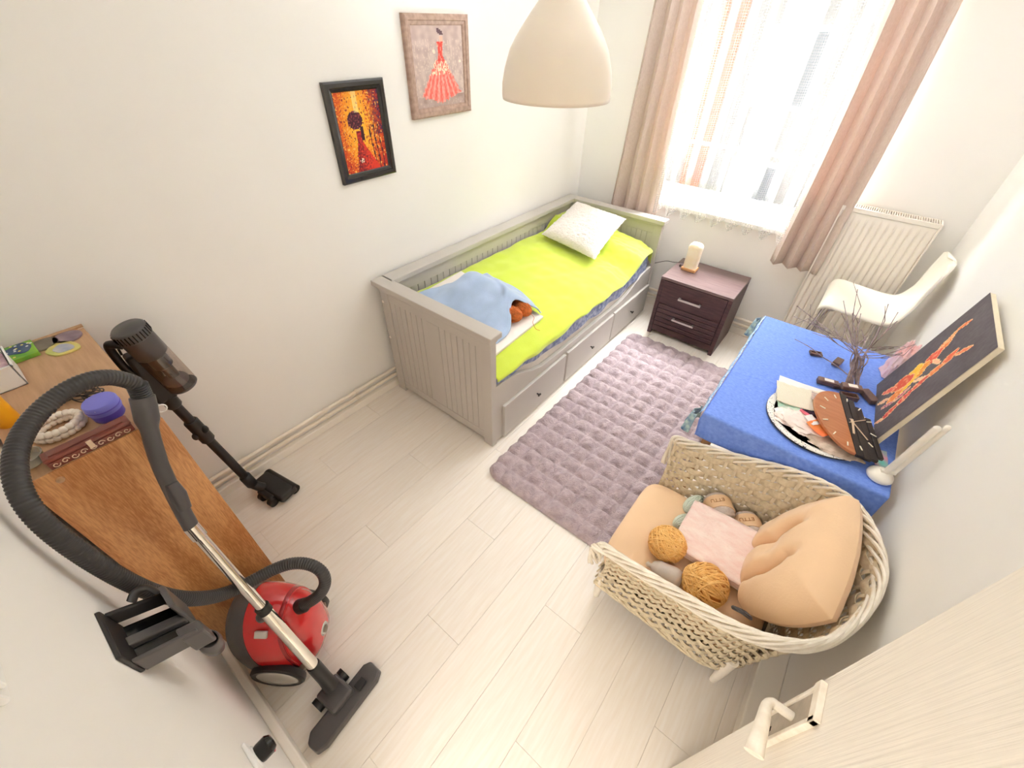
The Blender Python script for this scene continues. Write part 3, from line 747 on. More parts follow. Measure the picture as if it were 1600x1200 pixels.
# ---------------------------------------------------------------- round tray with lacy rim
TRAYM = mat('speckled_tray', (244, 240, 232), .6, vs=150, rgb2=(244, 240, 232), detail=1)
tn = NT(TRAYM); rp = [n for n in tn.n if n.type == 'VALTORGB'][0]; rp.color_ramp.elements[0].color = (.05, .05, .05, 1); rp.color_ramp.elements[0].position = .33; rp.color_ramp.elements[1].position = .36
EDGE = mat('dark_edge', (44, 42, 52), .5)
tc_, tr_ = (.262, 1.80), .208
t = thing('round_tray', (tc_[0], tc_[1], Z0), 'round white black-speckled tray on the near end of the blue table', 'tray')
MB().lathe([(0, 0), (tr_ - .004, 0), (tr_, .004), (tr_ - .003, .006)], 64, (*tc_, Z0)).build('base', EDGE, t, smooth=True)
MB().lathe([(0, .009), (tr_ - .03, .009), (tr_ - .02, .012), (tr_ - .004, .014), (tr_ - .001, .009)], 64, (*tc_, Z0)).build('lacy_rim', TRAYM, t, smooth=True)
ZT = Z0 + .0145
# papers on the tray
PAPER = bpy.data.materials.new('printed_paper'); PAPER.use_nodes = True; pn = NT(PAPER); pbb = pn.n['Principled BSDF']
tcn = pn.new('ShaderNodeTexCoord'); wv = pn.new('ShaderNodeTexWave'); wv.bands_direction = 'Y'; wv.inputs['Scale'].default_value = 34; wv.inputs['Distortion'].default_value = 1.2; wv.inputs['Detail Scale'].default_value = 30
crp = pn.new('ShaderNodeValToRGB'); crp.color_ramp.elements[0].color = (*lin((206, 190, 160)), 1); crp.color_ramp.elements[1].color = (*lin((246, 238, 222)), 1); crp.color_ramp.elements[0].position = .2; crp.color_ramp.elements[1].position = .5
pn.link(tcn.outputs['Object'], wv.inputs['Vector']); pn.link(wv.outputs[0], crp.inputs[0]); pn.link(crp.outputs[0], pbb.inputs['Base Color']); pbb.inputs['Roughness'].default_value = .8
PLAIN = mat('plain_paper', (236, 232, 230), .8, var=.04)
def sheet(name, c, w, h, ang, z, curl, m, label, cat='paper', tilt=0):
    ca, sa = math.cos(ang), math.sin(ang)
    def fn(u, v):
        x, y = (u - .5)*w, (v - .5)*h
        return V(c[0] + x*ca - y*sa, c[1] + x*sa + y*ca, z + curl*(u - .5)**2*4 + tilt*v + .002*nz(u*4, v*4, z*50))
    return MB().grid(fn, 20, 16).build(name, m, smooth=True, angle=180, solid=.0008, label=label, cat=cat)
sheet('tissue_sheet', (.195, 1.94), .27, .15, R(6), ZT + .002, .004, PLAIN, 'thin white sheet under the leaflet at the far rim of the round tray')
sheet('leaflet', (.16, 1.885), .19, .15, R(14), ZT + .009, .008, PAPER, 'cream printed leaflet with lines of text on the round tray')
sheet('photo_print', (.255, 1.925), .12, .06, R(8), ZT + .020, .003, mat('photo_print', (150, 140, 140), .5, vs=40, rgb2=(216, 190, 176)), 'small grey and red printed card beside the leaflet on the tray', 'card')
sheet('green_card', (.135, 1.80), .09, .05, R(20), ZT + .004, .002, mat('mint_card', (150, 206, 178), .7, rgb2=(226, 226, 214), vs=30), 'pale green card edge showing under the leaflet', 'card')
def crumple(name, c, r, m, label, cat, seed, flat=.3, nu=48, nv=24, **k):
    def fn(u, v):
        a = 2*PI*u; b = PI*v/2
        d = V(math.cos(a)*math.sin(b), math.sin(a)*math.sin(b), math.cos(b))
        q = 1 + .28*nz(d.x*2.2 + seed, d.y*2.2, d.z*2.2) + .16*nz(d.x*6, d.y*6 + seed, d.z*6) + .08*abs(nz(d.x*14, d.y*14, seed))
        return V(c[0] + r[0]*d.x*q, c[1] + r[1]*d.y*q, c[2] + max(0, r[2]*d.z*q))
    return MB().grid(fn, nu, nv, cu=True).build(name, m, smooth=True, angle=30, label=label, cat=cat, **k)
PLAST = mat('clear_crumpled_plastic', (244, 228, 220), .25, var=.08, vs=20, spec=.7)
crumple('plastic_bag', (.205, 1.725, ZT), (.105, .065, .022), PLAST, 'crumpled clear plastic bag on the near side of the round tray', 'bag', 1.3)
ORAN = mat('orange_packet', (246, 160, 84), .5, vs=12, rgb2=(250, 120, 66))
sheet('orange_packet', (.262, 1.705), .085, .06, R(-35), ZT + .026, .006, ORAN, 'orange and red packet lying on the crumpled bag', 'packet')
sheet('white_note', (.228, 1.735), .055, .04, R(-40), ZT + .029, .003, PLAIN, 'small white note on top of the orange packet', 'paper')
crumple('dark_cloth', (.25, 1.80, ZT), (.055, .035, .016), mat('dark_violet_fabric', (62, 40, 58), .9), 'dark violet cloth scrap under the clock on the tray', 'cloth', 4.2)
sheet('pink_ribbon', (.235, 1.765), .12, .018, R(-12), ZT + .020, .006, mat('pink_ribbon', (232, 110, 130), .5), 'bright pink ribbon beside the dark cloth on the tray', 'ribbon')
crumple('paper_scraps', (.33, 1.66, ZT), (.09, .045, .012), mat('scrap_paper', (226, 206, 190), .7, vs=30, rgb2=(190, 170, 150)), 'pale wrinkled paper scraps at the rim of the tray by the clock', 'paper', 7.7)
# ---------------------------------------------------------------- wooden clock lying on the tray
ck = V(.338, 1.805, ZT + .036)
ax = (V(.405, 1.617, 0) - V(.296, 1.977, 0)).normalized()          # along the split, towards the viewer end
M = frame(ck, (-ax.y, ax.x, 0) if False else ax, (0.10, 0.02, 1))
t = thing('wall_clock', ck - V(0, 0, .012), 'oval clock of brown wood and black slats lying on the round tray', 'clock')
BRW = mat('walnut_face', (176, 106, 62), .4, vs=5, st=(2, 16, 2), rgb2=(192, 124, 80), coat=.2)
BLK = mat('black_slat_wood', (46, 38, 36), .5, vs=6, st=(3, 20, 2), var=.2)
half = [(.185*math.cos(a), -.118*math.sin(a)*(1 - .18*math.cos(a))) for a in [PI*k/28 for k in range(29)]]
b = MB(M); b.prism(half[::-1], lambda x, y: (x, y, -.006), lambda x, y: (x, y, .006)); fixnormals(b.build('wood_half', BRW, t, bevel=.0015))
for k, (x0, x1, y0, y1, dz) in enumerate(((-.185, .19, .002, .026, 0), (-.155, .195, .028, .052, .001), (-.120, .185, .054, .078, -.001), (-.062, .165, .080, .100, .001))):
    MB(M).box((x0, y0, -.006 + dz), (x1, y1, .006 + dz)).build('slat', BLK, t, bevel=.001)
TICK = mat('cream_marker', (244, 236, 214), .5)
for k in range(12):
    a = 2*PI*k/12 + .26; rx, ry = .150, .092
    x, y = rx*math.cos(a), ry*math.sin(a)
    if y > .07 and abs(x) > .1: continue
    mm = M @ Matrix.Translation((x, y, .0075)) @ Matrix.Rotation(math.atan2(y, x), 4, 'Z')
    MB(mm).box((-.011, -.0022, -.001), (.011, .0022, .0012)).build('hour_marker', TICK, t)
HANDM = mat('hand_champagne', (226, 204, 178), .35, metal=.4)
c0 = M @ Matrix.Translation((.0, .018, .010))
for L, wd, an in ((.075, .004, -.12), (.095, .0028, .42), (.07, .0015, 2.2)):
    MB(c0 @ Matrix.Rotation(an, 4, 'Z')).box((-.018, -wd/1, 0), (L, wd/1, .0012)).build('hand', HANDM, t)
MB().lathe([(0, 0), (.007, 0), (.007, .004), (0, .005)], 16, M @ V(.0, .018, .007), M.to_3x3() @ V(0, 0, 1)).build('hub', HANDM, t)
# ---------------------------------------------------------------- bundle of bare twigs
TW = mat('twig_bark', (110, 92, 92), .8, vs=30, rgb2=(176, 156, 156))
t = thing('twig_bundle', (.33, 2.10, Z0), 'bundle of thin bare twigs standing up from the blue table', 'twigs')
base = V(.335, 2.105, Z0 + .012); neck = V(.30, 2.235, Z0 + .115)
tips = [(.168, 2.45, 1.07), (.143, 2.45, .999), (.299, 2.4, 1.063), (.345, 2.38, 1.047), (.163, 2.42, .948), (-.027, 2.5, .882), (-.017, 2.5, .822), (.039, 2.35, .777), (.10, 2.45, .824),
        (.455, 2.3, .965), (.437, 2.32, .932), (.208, 2.5, .929), (.151, 2.45, .873), (.378, 2.25, .90), (.229, 2.4, .984), (.30, 2.33, .93), (.25, 2.36, .93), (.40, 2.30, .92), (.12, 2.40, .85), (.20, 2.38, .90), (.43, 2.26, .93), (.27, 2.42, .90)]
rn = random.Random(3)
for k, tp in enumerate(tips):
    tp = V(*tp); j = lambda s: V(rn.uniform(-s, s), rn.uniform(-s, s), rn.uniform(-s, s))
    b0 = base + V(rn.uniform(-.03, .03), rn.uniform(-.015, .02), rn.uniform(0, .012)); nk = neck + j(.022)
    if k == 7: b0, nk = V(.30, 2.20, Z0 + .03), V(.18, 2.27, Z0 + .035)
    mid = nk.lerp(tp, .5) + j(.018)
    pts = cr([b0, b0.lerp(nk, .5) + j(.008), nk, mid, tp], 5)
    n = len(pts); s = MB().tube(pts, [.0030 - .0018*i_/n + (.0007 if i_ % 4 == 0 else 0) for i_ in range(n)], 6)
    if k % 3 != 1:
        q = pts[int(n*.72)]; s.tube([q, q.lerp(tp, .5) + j(.03), q.lerp(tp, .9) + j(.05)], [.0022, .0017, .001], 5)
    s.build('twig', TW, t, smooth=True)
# ---------------------------------------------------------------- small brown wooden boxes
BOXM = mat('brown_box_wood', (104, 80, 74), .5, vs=8, st=(10, 2, 2), rgb2=(124, 98, 90))
LAB = mat('paper_label', (240, 232, 222), .7)
def sbox(c, ang, L, Wd, H, z, label, kind=0):
    M = rotz(ang, (c[0], c[1], z))
    t = thing('wooden_block', (c[0], c[1], z), label, 'box', 'brown blocks on the blue table')
    if kind == 1:     # open frame
        b = MB(M)
        for a_, c_ in (((-L/2, -Wd/2, 0), (L/2, -Wd/2 + .006, H)), ((-L/2, Wd/2 - .006, 0), (L/2, Wd/2, H)), ((-L/2, -Wd/2, 0), (-L/2 + .006, Wd/2, H)), ((L/2 - .006, -Wd/2, 0), (L/2, Wd/2, H))): b.box(a_, c_)
        b.build('frame', BOXM, t, bevel=.001); MB(M).box((-L/2 + .004, -Wd/2 + .004, 0), (L/2 - .004, Wd/2 - .004, .003)).build('bottom', mat('tan_inside', (176, 140, 112), .6), t)
    else:
        MB(M).box((-L/2, -Wd/2, 0), (L/2, Wd/2, H)).build('body', BOXM, t, bevel=.004, seg=3)
        if kind == 2: MB(M).box((-L*.2, -Wd*.3, H - .0005), (L*.25, Wd*.3, H + .0008)).build('paper_label', LAB, t)
sbox((.153, 2.333), R(20), .055, .035, .012, Z0, 'small open brown wooden frame lying alone on the cloth left of the twigs', 1)
sbox((.252, 2.315), R(78), .065, .033, .022, Z0, 'brown wooden block standing apart just left of the twig stems')
sbox((.240, 2.105), R(12), .085, .034, .024, Z0, 'leftmost brown block with a white label in front of the twigs', 2)
sbox((.297, 2.118), R(24), .08, .03, .018, Z0, 'brown block half hidden behind the labelled one in the pile at the twig foot')
sbox((.333, 2.055), R(22), .07, .034, .022, Z0, 'open brown box frame at the bottom of the pile at the twig foot', 1)
sbox((.328, 2.098), R(20), .082, .036, .022, Z0 + .0225, 'brown block with a white label on top of the pile at the twig foot', 2)
sbox((.405, 2.115), R(-52), .085, .038, .024, Z0, 'brown wooden block at the right of the pile next to the leaning canvas')
# ---------------------------------------------------------------- leaning canvas
CBL, CBR, CTL, CTR = V(.452, 1.800, Z0 + .012), V(.425, 2.235, Z0 + .012), V(.528, 1.785, 1.272), V(.526, 2.232, 1.274)
nrm = (CTL - CBL).cross(CBR - CBL).normalized()
if nrm.x > 0: nrm = -nrm
t = thing('canvas_painting', (.45, 2.01, Z0), 'unframed dark grey canvas with orange dancers leaning against the right wall', 'painting')
CREAM = mat('raw_canvas_edge', (238, 226, 200), .8, var=.05, vs=20)
b = MB()
f_ = [CBL, CBR, CTR, CTL]; bk = [p - nrm*.018 for p in f_]
b.add(f_ + bk, [(0,1,2,3), (7,6,5,4), (0,4,5,1), (1,5,6,2), (2,6,7,3), (3,7,4,0)])
fixnormals(b.build('stretcher', CREAM, t, bevel=.002))
def seg(u, v, x0, y0, x1, y1):
    dx, dy = x1 - x0, y1 - y0; L2 = dx*dx + dy*dy; k = max(0, min(1, ((u - x0)*dx + (v - y0)*dy)/L2))
    return math.hypot(u - x0 - k*dx, v - y0 - k*dy), k
STR = [(.34,.30,.40,.40,.030,(236,120,60)),(.40,.40,.44,.52,.042,(228,84,60)),(.44,.52,.47,.64,.048,(244,150,50)),(.40,.58,.52,.74,.05,(250,196,50)),(.45,.66,.42,.80,.05,(226,90,60)),(.52,.74,.55,.86,.03,(240,140,70)),
       (.42,.80,.36,.92,.02,(236,110,90)),(.50,.86,.46,.97,.014,(244,180,150)),(.36,.36,.30,.24,.016,(250,170,110)),(.30,.24,.32,.15,.014,(244,130,80)),(.46,.45,.56,.40,.014,(246,190,150)),
       (.58,.27,.62,.38,.026,(236,110,70)),(.62,.38,.62,.50,.022,(240,130,70)),(.62,.50,.64,.64,.020,(226,92,72)),(.64,.64,.68,.78,.022,(224,84,74)),(.68,.78,.72,.92,.020,(220,80,70)),(.72,.92,.70,.985,.012,(244,170,140)),
       (.60,.52,.54,.62,.012,(246,200,170)),(.63,.27,.68,.16,.015,(240,130,90)),(.58,.66,.60,.80,.014,(206,110,130)),(.60,.80,.56,.93,.012,(196,100,130))]
def art_dance(u, v):
    g = 92 + 10*nz(u*5, v*7, 2) + 10*nz(u*30, v*30, 5)
    c = (g + 4, g - 4, g)
    u2 = .13 + .8*u; v2 = v
    for x0, y0, x1, y1, w, cc in STR:
        d, k = seg(u2, v2, x0, y0, x1, y1)
        ww = 1.35*w*(.7 + .5*math.sin(k*PI)) + .006*nz(u*40, v*40, 3)
        if d < ww: c = mixc(cc, (255, 226, 170), .75 if d > ww - .008 else max(0, nz(u*24, v*30, 8)))
    return c
gv = MB().grid(lambda u, v: (CBL.lerp(CBR, 1 - u)).lerp(CTL.lerp(CTR, 1 - u), v) + nrm*.0012, 84, 96)
o = fixnormals(gv.build('painted_face', PRINT, t)); colour_faces(o, [lin(art_dance((i + .5)/84, 1 - (j + .5)/96)) for i in range(84) for j in range(96)])
# pink cloth behind the canvas
crumple('pink_plastic_bag', (.475, 2.40, Z0), (.045, .07, .16), mat('pale_pink_plastic', (244, 214, 208), .35, rgb2=(246, 190, 190), vs=14), 'pale pink plastic bag standing behind the leaning canvas', 'bag', 2.6)
sheet('colourful_wrapper', (.487, 1.735), .045, .10, R(8), Z0 + .003, .002, mat('pink_teal_wrapper', (236, 150, 180), .5, vs=18, rgb2=(120, 206, 196), detail=1), 'pink and teal wrapper on the cloth between canvas and desk lamp', 'wrapper')
# ---------------------------------------------------------------- white desk lamp folded upright
LW = mat('lamp_cream_white', (246, 240, 228), .3, var=.01)
lb = V(.492, 1.628, Z0)
t = thing('desk_lamp', lb, 'white desk lamp with round base and folded upright arm at the table corner', 'lamp')
MB().lathe([(0, 0), (.040, 0), (.043, .006), (.041, .016), (.030, .026), (.012, .03), (0, .03)], 36, lb).build('base', LW, t, smooth=True, angle=50)
a1, a2 = lb + V(.008, .006, .026), lb + V(.012, -.035, .30)
for q, (off, w_) in enumerate(((V(0, 0, 0), .011), (V(.022, .012, .01), .009))):
    b = MB(); pts = [a1 + off, a1.lerp(a2, .5) + off, a2 + off]; b.tube(pts, w_, 16); b.ell(a2 + off, (w_, w_, w_), 14, 8)
    b.build('arm' if q == 0 else 'lamp_head', LW, t, smooth=True, angle=60)
MB().rod(lb + V(-.01, .0, .03), lb + V(.034, .016, .034), .009).build('hinge', LW, t, smooth=True)

# ---------------------------------------------------------------- white bar stool behind the table
SHELL = mat('white_moulded_shell', (246, 240, 226), .35, var=.01)
CHR = mat('chrome', (200, 198, 196), .12, metal=1.0, var=.02)
t = thing('bar_stool', (.31, 3.1, 0), 'white moulded bar stool with chrome legs between table and radiator', 'stool')
SZ = .775
prof = cr([(.085, SZ - .075), (.078, SZ - .04), (.092, SZ - .008), (.13, SZ + .004), (.25, SZ - .004), (.37, SZ - .008), (.44, SZ + .012), (.485, SZ + .075), (.507, SZ + .16), (.522, SZ + .26), (.528, SZ + .315), (.538, SZ + .335)] and
          [V(a, 0, b) for a, b in [(.085, SZ - .075), (.078, SZ - .04), (.092, SZ - .008), (.13, SZ + .004), (.25, SZ - .004), (.37, SZ - .008), (.44, SZ + .012), (.485, SZ + .075), (.507, SZ + .16), (.522, SZ + .24), (.528, SZ + .290), (.534, SZ + .305)]], 6)
def shell(u, v):
    k = u*(len(prof) - 1); i_ = min(int(k), len(prof) - 2); p = prof[i_].lerp(prof[i_+1], k - i_)
    tt = u
    wid = .225 - .010*ss(.3, .6, tt) - .030*ss(.52, .66, tt)
    # rounded front corners and rounded top of the back
    if tt < .22: wid *= .80 + .20*math.sin(tt/.22*PI/2)
    if tt > .84: wid *= math.sqrt(max(.02, 1 - ((tt - .84)/.16)**4*.85))
    w_ = (2*v - 1)
    y = 3.115 + wid*w_
    z = p.z - .030*abs(w_)**6*(1 - ss(.5, .62, tt)); x = p.x - .035*w_*w_*ss(.5, .8, tt)
    return V(x, y, z)
MB().grid(shell, 60, 28).build('seat_shell', SHELL, t, smooth=True, angle=180, solid=.012)
zs = SZ - .045
for s_ in (-1, 1):
    y0 = 3.115 + s_*.16
    f_ = MB(); f_.tube(cr([(.02, y0 + s_*.05, .012), (.10, y0 + s_*.015, .42), (.125, y0, zs - .05), (.15, y0 - s_*.004, zs - .012), (.20, y0 - s_*.01, zs + .015)], 7), .011, 12); f_.build('leg', CHR, t, smooth=True)
    f_ = MB(); f_.tube(cr([(.47, y0 + s_*.05, .012), (.43, y0 + s_*.015, .42), (.405, y0, zs - .05), (.385, y0 - s_*.004, zs - .012), (.33, y0 - s_*.01, zs + .015)], 7), .011, 12); f_.build('leg', CHR, t, smooth=True)
    MB().tube([(.20, y0 - s_*.01, zs + .015), (.33, y0 - s_*.01, zs + .015)], .011, 12).build('seat_rail', CHR, t, smooth=True)
    MB().tube([(.07, y0 + s_*.028, .27), (.445, y0 + s_*.028, .27)], .009, 10).build('foot_rail', CHR, t, smooth=True)
MB().tube([(.072, 3.115 - .19, .28), (.072, 3.115 + .19, .28)], .009, 10).build('foot_rail', CHR, t, smooth=True)
# ---------------------------------------------------------------- wicker armchair
RAT = mat('beige_rattan', (206, 190, 160), .55, vs=12, st=(6, 6, 6), rgb2=(226, 212, 184), bump=.3, bs=120, bd=.002)
RATW = mat('pale_rattan_rim', (228, 218, 200), .5, vs=30, rgb2=(240, 232, 218))
LEGW = mat('white_chair_leg', (240, 232, 220), .4)
t = thing('wicker_armchair', (.15, 1.15, 0), 'beige wicker tub armchair with peach cushions near the open door', 'armchair')
YC = 1.157
def mirror(pts): return pts + [V(p.x, 2*YC - p.y, p.z) for p in pts[-2::-1]]
botp = cr(mirror([V(-.205, .905, .13), V(.04, .90, .13), V(.29, .90, .13), V(.40, .985, .14), V(.43, YC, .14)]), 24)
rimp = cr(mirror([V(-.192, .822, .575), V(.05, .806, .625), V(.29, .80, .685), V(.455, .895, .735), V(.532, YC, .765)]), 24)
NS = len(botp) - 1
def at(path, s):
    k = max(0, min(1, s))*(len(path) - 1); i_ = min(int(k), len(path) - 2); return path[i_].lerp(path[i_+1], k - i_)
def surf(s, q): 
    a, b = at(botp, s), at(rimp, s); p = a.lerp(b, q)
    c = V(.1, YC, p.z); o_ = (p - c); o_.z = 0
    p = p - o_.normalized()*(.030*math.sin(q*PI)*(1 if s < .34 or s > .66 else .2)); return p
def snorm(s, q):
    e = .004; d1 = surf(min(1, s+e), q) - surf(max(0, s-e), q); d2 = surf(s, min(1, q+e)) - surf(s, max(0, q-e)); return d1.cross(d2).normalized()
NST = 44; NROW = 17
def ribbon(pts, nor, w, th):
    m = MB(); n = len(pts); vs = []; ww = w if isinstance(w, list) else [w]*n
    for i_ in range(n):
        T = (pts[min(i_+1, n-1)] - pts[max(i_-1, 0)]).normalized(); N = nor[i_]; B = T.cross(N).normalized()
        for a, b_ in ((-1, -.6), (-.6, -1), (.6, -1), (1, -.6), (1, .6), (.6, 1), (-.6, 1), (-1, .6)): vs.append(pts[i_] + B*(a*ww[i_]/2) + N*(b_*th/2))
    fs = [(i_*8 + j, i_*8 + (j+1) % 8, (i_+1)*8 + (j+1) % 8, (i_+1)*8 + j) for i_ in range(n-1) for j in range(8)]
    fs += [tuple(range(7, -1, -1)), tuple((n-1)*8 + j for j in range(8))]
    return m.add(vs, fs)
for r in range(NROW):                                   # horizontal strands running round the tub
    q = .015 + .98*(r + .5)/NROW; pts = []; nn = []
    n = NST*4
    for i_ in range(n + 1):
        s = i_/n; N = snorm(s, q); ph = math.cos(PI*s*NST + PI*(r % 2))
        pts.append(surf(s, q) + N*.0085*ph); nn.append(N)
    ribbon(pts, nn, [.93*(at(rimp, i_/n) - at(botp, i_/n)).length/NROW for i_ in range(n + 1)], .0045).build('strand', RAT, t, smooth=True, angle=50)
for k in range(NST + 1):                                # upright stakes
    s = min(1, max(0, k/NST)); pts = []; nn = []
    for i_ in range(NROW*4 + 1):
        q = i_/(NROW*4); N = snorm(s, q); ph = -math.cos(PI*(q - .025)/.95*NROW - PI/2 + PI*(k % 2)) if False else math.sin(PI*((q - .025)/.95*NROW)) * (1 if k % 2 else -1)
        pts.append(surf(s, q) + N*.004*ph); nn.append(N)
    ribbon(pts, nn, .013, .004).build('stake', RAT, t, smooth=True, angle=50)
# braided rim: seven canes twisted along the rim
front0 = [V(-.205, .905, .13), V(-.203, .88, .25), V(-.20, .85, .42), V(-.198, .828, .55)]
rimfull = cr([V(-.207, .845, .42), V(-.205, .828, .53)] + [rimp[0] + V(-.006, 0, .004)] + [rimp[i_] for i_ in range(8, len(rimp) - 8, 8)] + [rimp[-1] + V(-.006, 0, .004)] + [V(-.205, 2*YC - .828, .53), V(-.207, 2*YC - .845, .42)], 8)
for k in range(7):
    pts = []; n = len(rimfull)
    for i_, p in enumerate(rimfull):
        T = (rimfull[min(i_+1, n-1)] - rimfull[max(i_-1, 0)]).normalized(); N = T.orthogonal().normalized() if abs(T.z) > .97 else (V(0,0,1) - T*T.z).normalized(); B = T.cross(N)
        a = i_*.16 + 2*PI*k/7; pts.append(p - N*.014 + N*((.022 + .010*math.sin(PI*i_/n))*math.sin(a)) + B*(.009*math.cos(a)))
    MB().tube(pts, .0062, 7).build('rim_cane', RATW, t, smooth=True)
for k in range(3):
    pts = [p + V(.006*math.cos(i_*.3 + k*2.1), .006*math.cos(i_*.3 + k*2.1), .006*math.sin(i_*.3 + k*2.1)) for i_, p in enumerate(botp)]
    MB().tube(pts, .006, 6).build('base_cane', RAT, t, smooth=True)
# front panel below the seat
for r in range(6):
    z = .15 + r*.024; pts = []; nn = []
    for i_ in range(61):
        y = .905 + (2*YC - 1.81)*i_/60; pts.append(V(-.205 + .005*math.cos(PI*i_/4 + PI*(r % 2)), y, z)); nn.append(V(1, 0, 0))
    ribbon(pts, nn, .020, .004).build('strand', RAT, t, smooth=True, angle=50)
for k in range(11):
    y = .93 + k*(2*YC - 1.86)/10; ribbon([V(-.205, y, .13 + .015*i_) for i_ in range(11)], [V(1, 0, 0)]*11, .012, .004).build('stake', RAT, t, smooth=True)
SEATB = mat('seat_board', (150, 134, 110), .8)
b = MB(); pl2 = [(p.x*.97 + .003, YC + (p.y - YC)*.97) for p in botp[::4]]; b.prism(pl2, lambda x, y: (x, y, .225), lambda x, y: (x, y, .24)); fixnormals(b.build('seat_board', SEATB, t))
for x, y, zl in ((-.185, .918, 0), (.355, .925, 0), (-.185, 2*YC - .918, .026), (.355, 2*YC - .925, 0)):
    MB().lathe([(.0, zl), (.013, zl), (.019, .10), (.02, .235), (0, .235)], 18, (x, y, 0)).build('leg', LEGW, t, smooth=True, angle=50)
# seat cushion
PEACH = mat('peach_cotton', (240, 204, 164), .9, var=.03, vs=6, bump=.2, bs=150, sheen=.3, bd=.003)
def soft(c, r, e, nu=64, nv=32, bump=.0):
    return MB().ell(c, r, nu, nv, e=e)
so = soft((.080, YC, .305), (.305, .252, .062), .28).build('seat_cushion', PEACH, smooth=True, angle=180, label='flat peach seat cushion in the wicker armchair', cat='cushion')
# tufted back cushion, three lobes, leaning on the back of the chair
ct_ = MB()
BA, BB, BCc, BD = V(.285, .985, .40), V(.275, 1.40, .40), V(.452, 1.475, .80), V(.465, .925, .735)
nr = (BB - BA).cross(BD - BA).normalized()
if nr.z < 0: nr = -nr
def back(sg):
    def fn(u, v):
        cu, cv = 2*u - 1, 2*v - 1
        # squarish outline with rounded corners
        f = max(abs(cu), abs(cv)); L = math.hypot(cu, cv); k = (f/L if L > 1e-6 else 1)**.45
        uu, vv = .5 + .5*cu*k, .5 + .5*cv*k
        p = BA.lerp(BB, uu).lerp(BD.lerp(BCc, uu), vv)
        th = (max(0, 1 - f**3.0))**.5
        cre = 0
        for cx, sl in ((-.30, .30), (.34, .22)):
            d = abs(cu - cx - sl*(cv - .1)); cre += math.exp(-(d/.10)**2)*ss(.62, -.1, cv)
        t1 = math.exp(-((cu - .05)**2/.05 + (cv + .15)**2/.03))
        h = .105*th*(1 - .75*min(1, cre)) - .02*t1*th
        return p + nr*(sg*h if sg > 0 else sg*.07*th) + nr*.004*nz(u*8, v*8, 3)*th
    return fn
ct_.grid(back(1), 60, 60); b2 = MB().grid(back(-1), 60, 60); ct_.add(b2.v, [f[::-1] for f in b2.f])
fixnormals(ct_.build('back_cushion', PEACH, smooth=True, angle=180, label='plump peach tufted cushion leaning on the back of the wicker armchair', cat='cushion'))
SZT = .352
# ---------------------------------------------------------------- yarn balls
GOLD = mat('golden_orange_yarn', (246, 188, 106), .85, vs=70, rgb2=(253, 208, 136), bump=.4, bs=250)
GOLDD = mat('golden_yarn_core', (206, 130, 60), .9)
def yarn_ball(c, r, label, seed, flat=.9):
    t = thing('yarn_ball', (c[0], c[1], c[2] - r*flat), label, 'yarn', 'orange yarn balls in the armchair')
    MB().ell(c, (r*.95, r*.95, r*.95*flat), 24, 14).build('core', GOLDD, t, smooth=True, angle=180)
    rn = random.Random(seed); s = MB(); axes = [V(rn.uniform(-1,1), rn.uniform(-1,1), rn.uniform(-1,1)).normalized() for _ in range(7)]
    for k in range(75):
        N = (axes[k % 7] + V(rn.gauss(0,.22), rn.gauss(0,.22), rn.gauss(0,.22))).normalized(); X = N.orthogonal().normalized(); Y = N.cross(X)
        off = rn.uniform(-.55, .55); rr = math.sqrt(1 - off*off); q = r*rn.uniform(.95, 1.06); pts = []
        for j in range(30):
            a = 2*PI*j/30; d = N*off + X*(rr*math.cos(a)) + Y*(rr*math.sin(a)); pts.append(V(c[0] + d.x*q, c[1] + d.y*q, c[2] + d.z*q*flat))
        s.tube(pts, .0028, 5, closed=True)
    s.build('strands', GOLD, t, smooth=True, angle=180, kind='stuff'); return t
yarn_ball((-.022, 1.088, SZT + .062), .070, 'golden orange yarn ball beside the mint skeins in the wicker armchair', 5)
yarn_ball((.155, 1.020, SZT + .068), .078, 'larger golden orange yarn ball by the near arm of the wicker armchair', 9)
# grey wrapped cone of yarn
GREYP = mat('grey_plastic_wrap', (206, 194, 184), .35, var=.08, vs=14, bump=.5, bs=18, bd=.01)
b = MB(); axv = V(.85, .15, .0).normalized()
b.lathe([(0, -.012), (.010, -.006), (.008, .008), (.022, .016), (.034, .04), (.036, .10), (.030, .125), (0, .13)], 28, (-.045, .975, SZT + .036), axv)
b.build('wrapped_yarn_cone', GREYP, smooth=True, angle=180, label='pale grey cone of yarn in plastic wrap next to the near arm', cat='yarn')
# mint skeins
MINT = mat('mint_yarn', (206, 216, 200), .85, vs=50, rgb2=(224, 232, 218), bump=.4, bs=200)
skein((-.005, 1.365, SZT + .030), Matrix.Rotation(R(70), 3, 'Z'), .058, .034, 'pale mint yarn skein farther from the viewer on the seat cushion', m=MINT, turns=18, group='mint skeins')
skein((-.008, 1.255, SZT + .026), Matrix.Rotation(R(60), 3, 'Z'), .052, .030, 'pale mint yarn skein between the yarn ball and the pink cloth', m=MINT, turns=18, group='mint skeins')
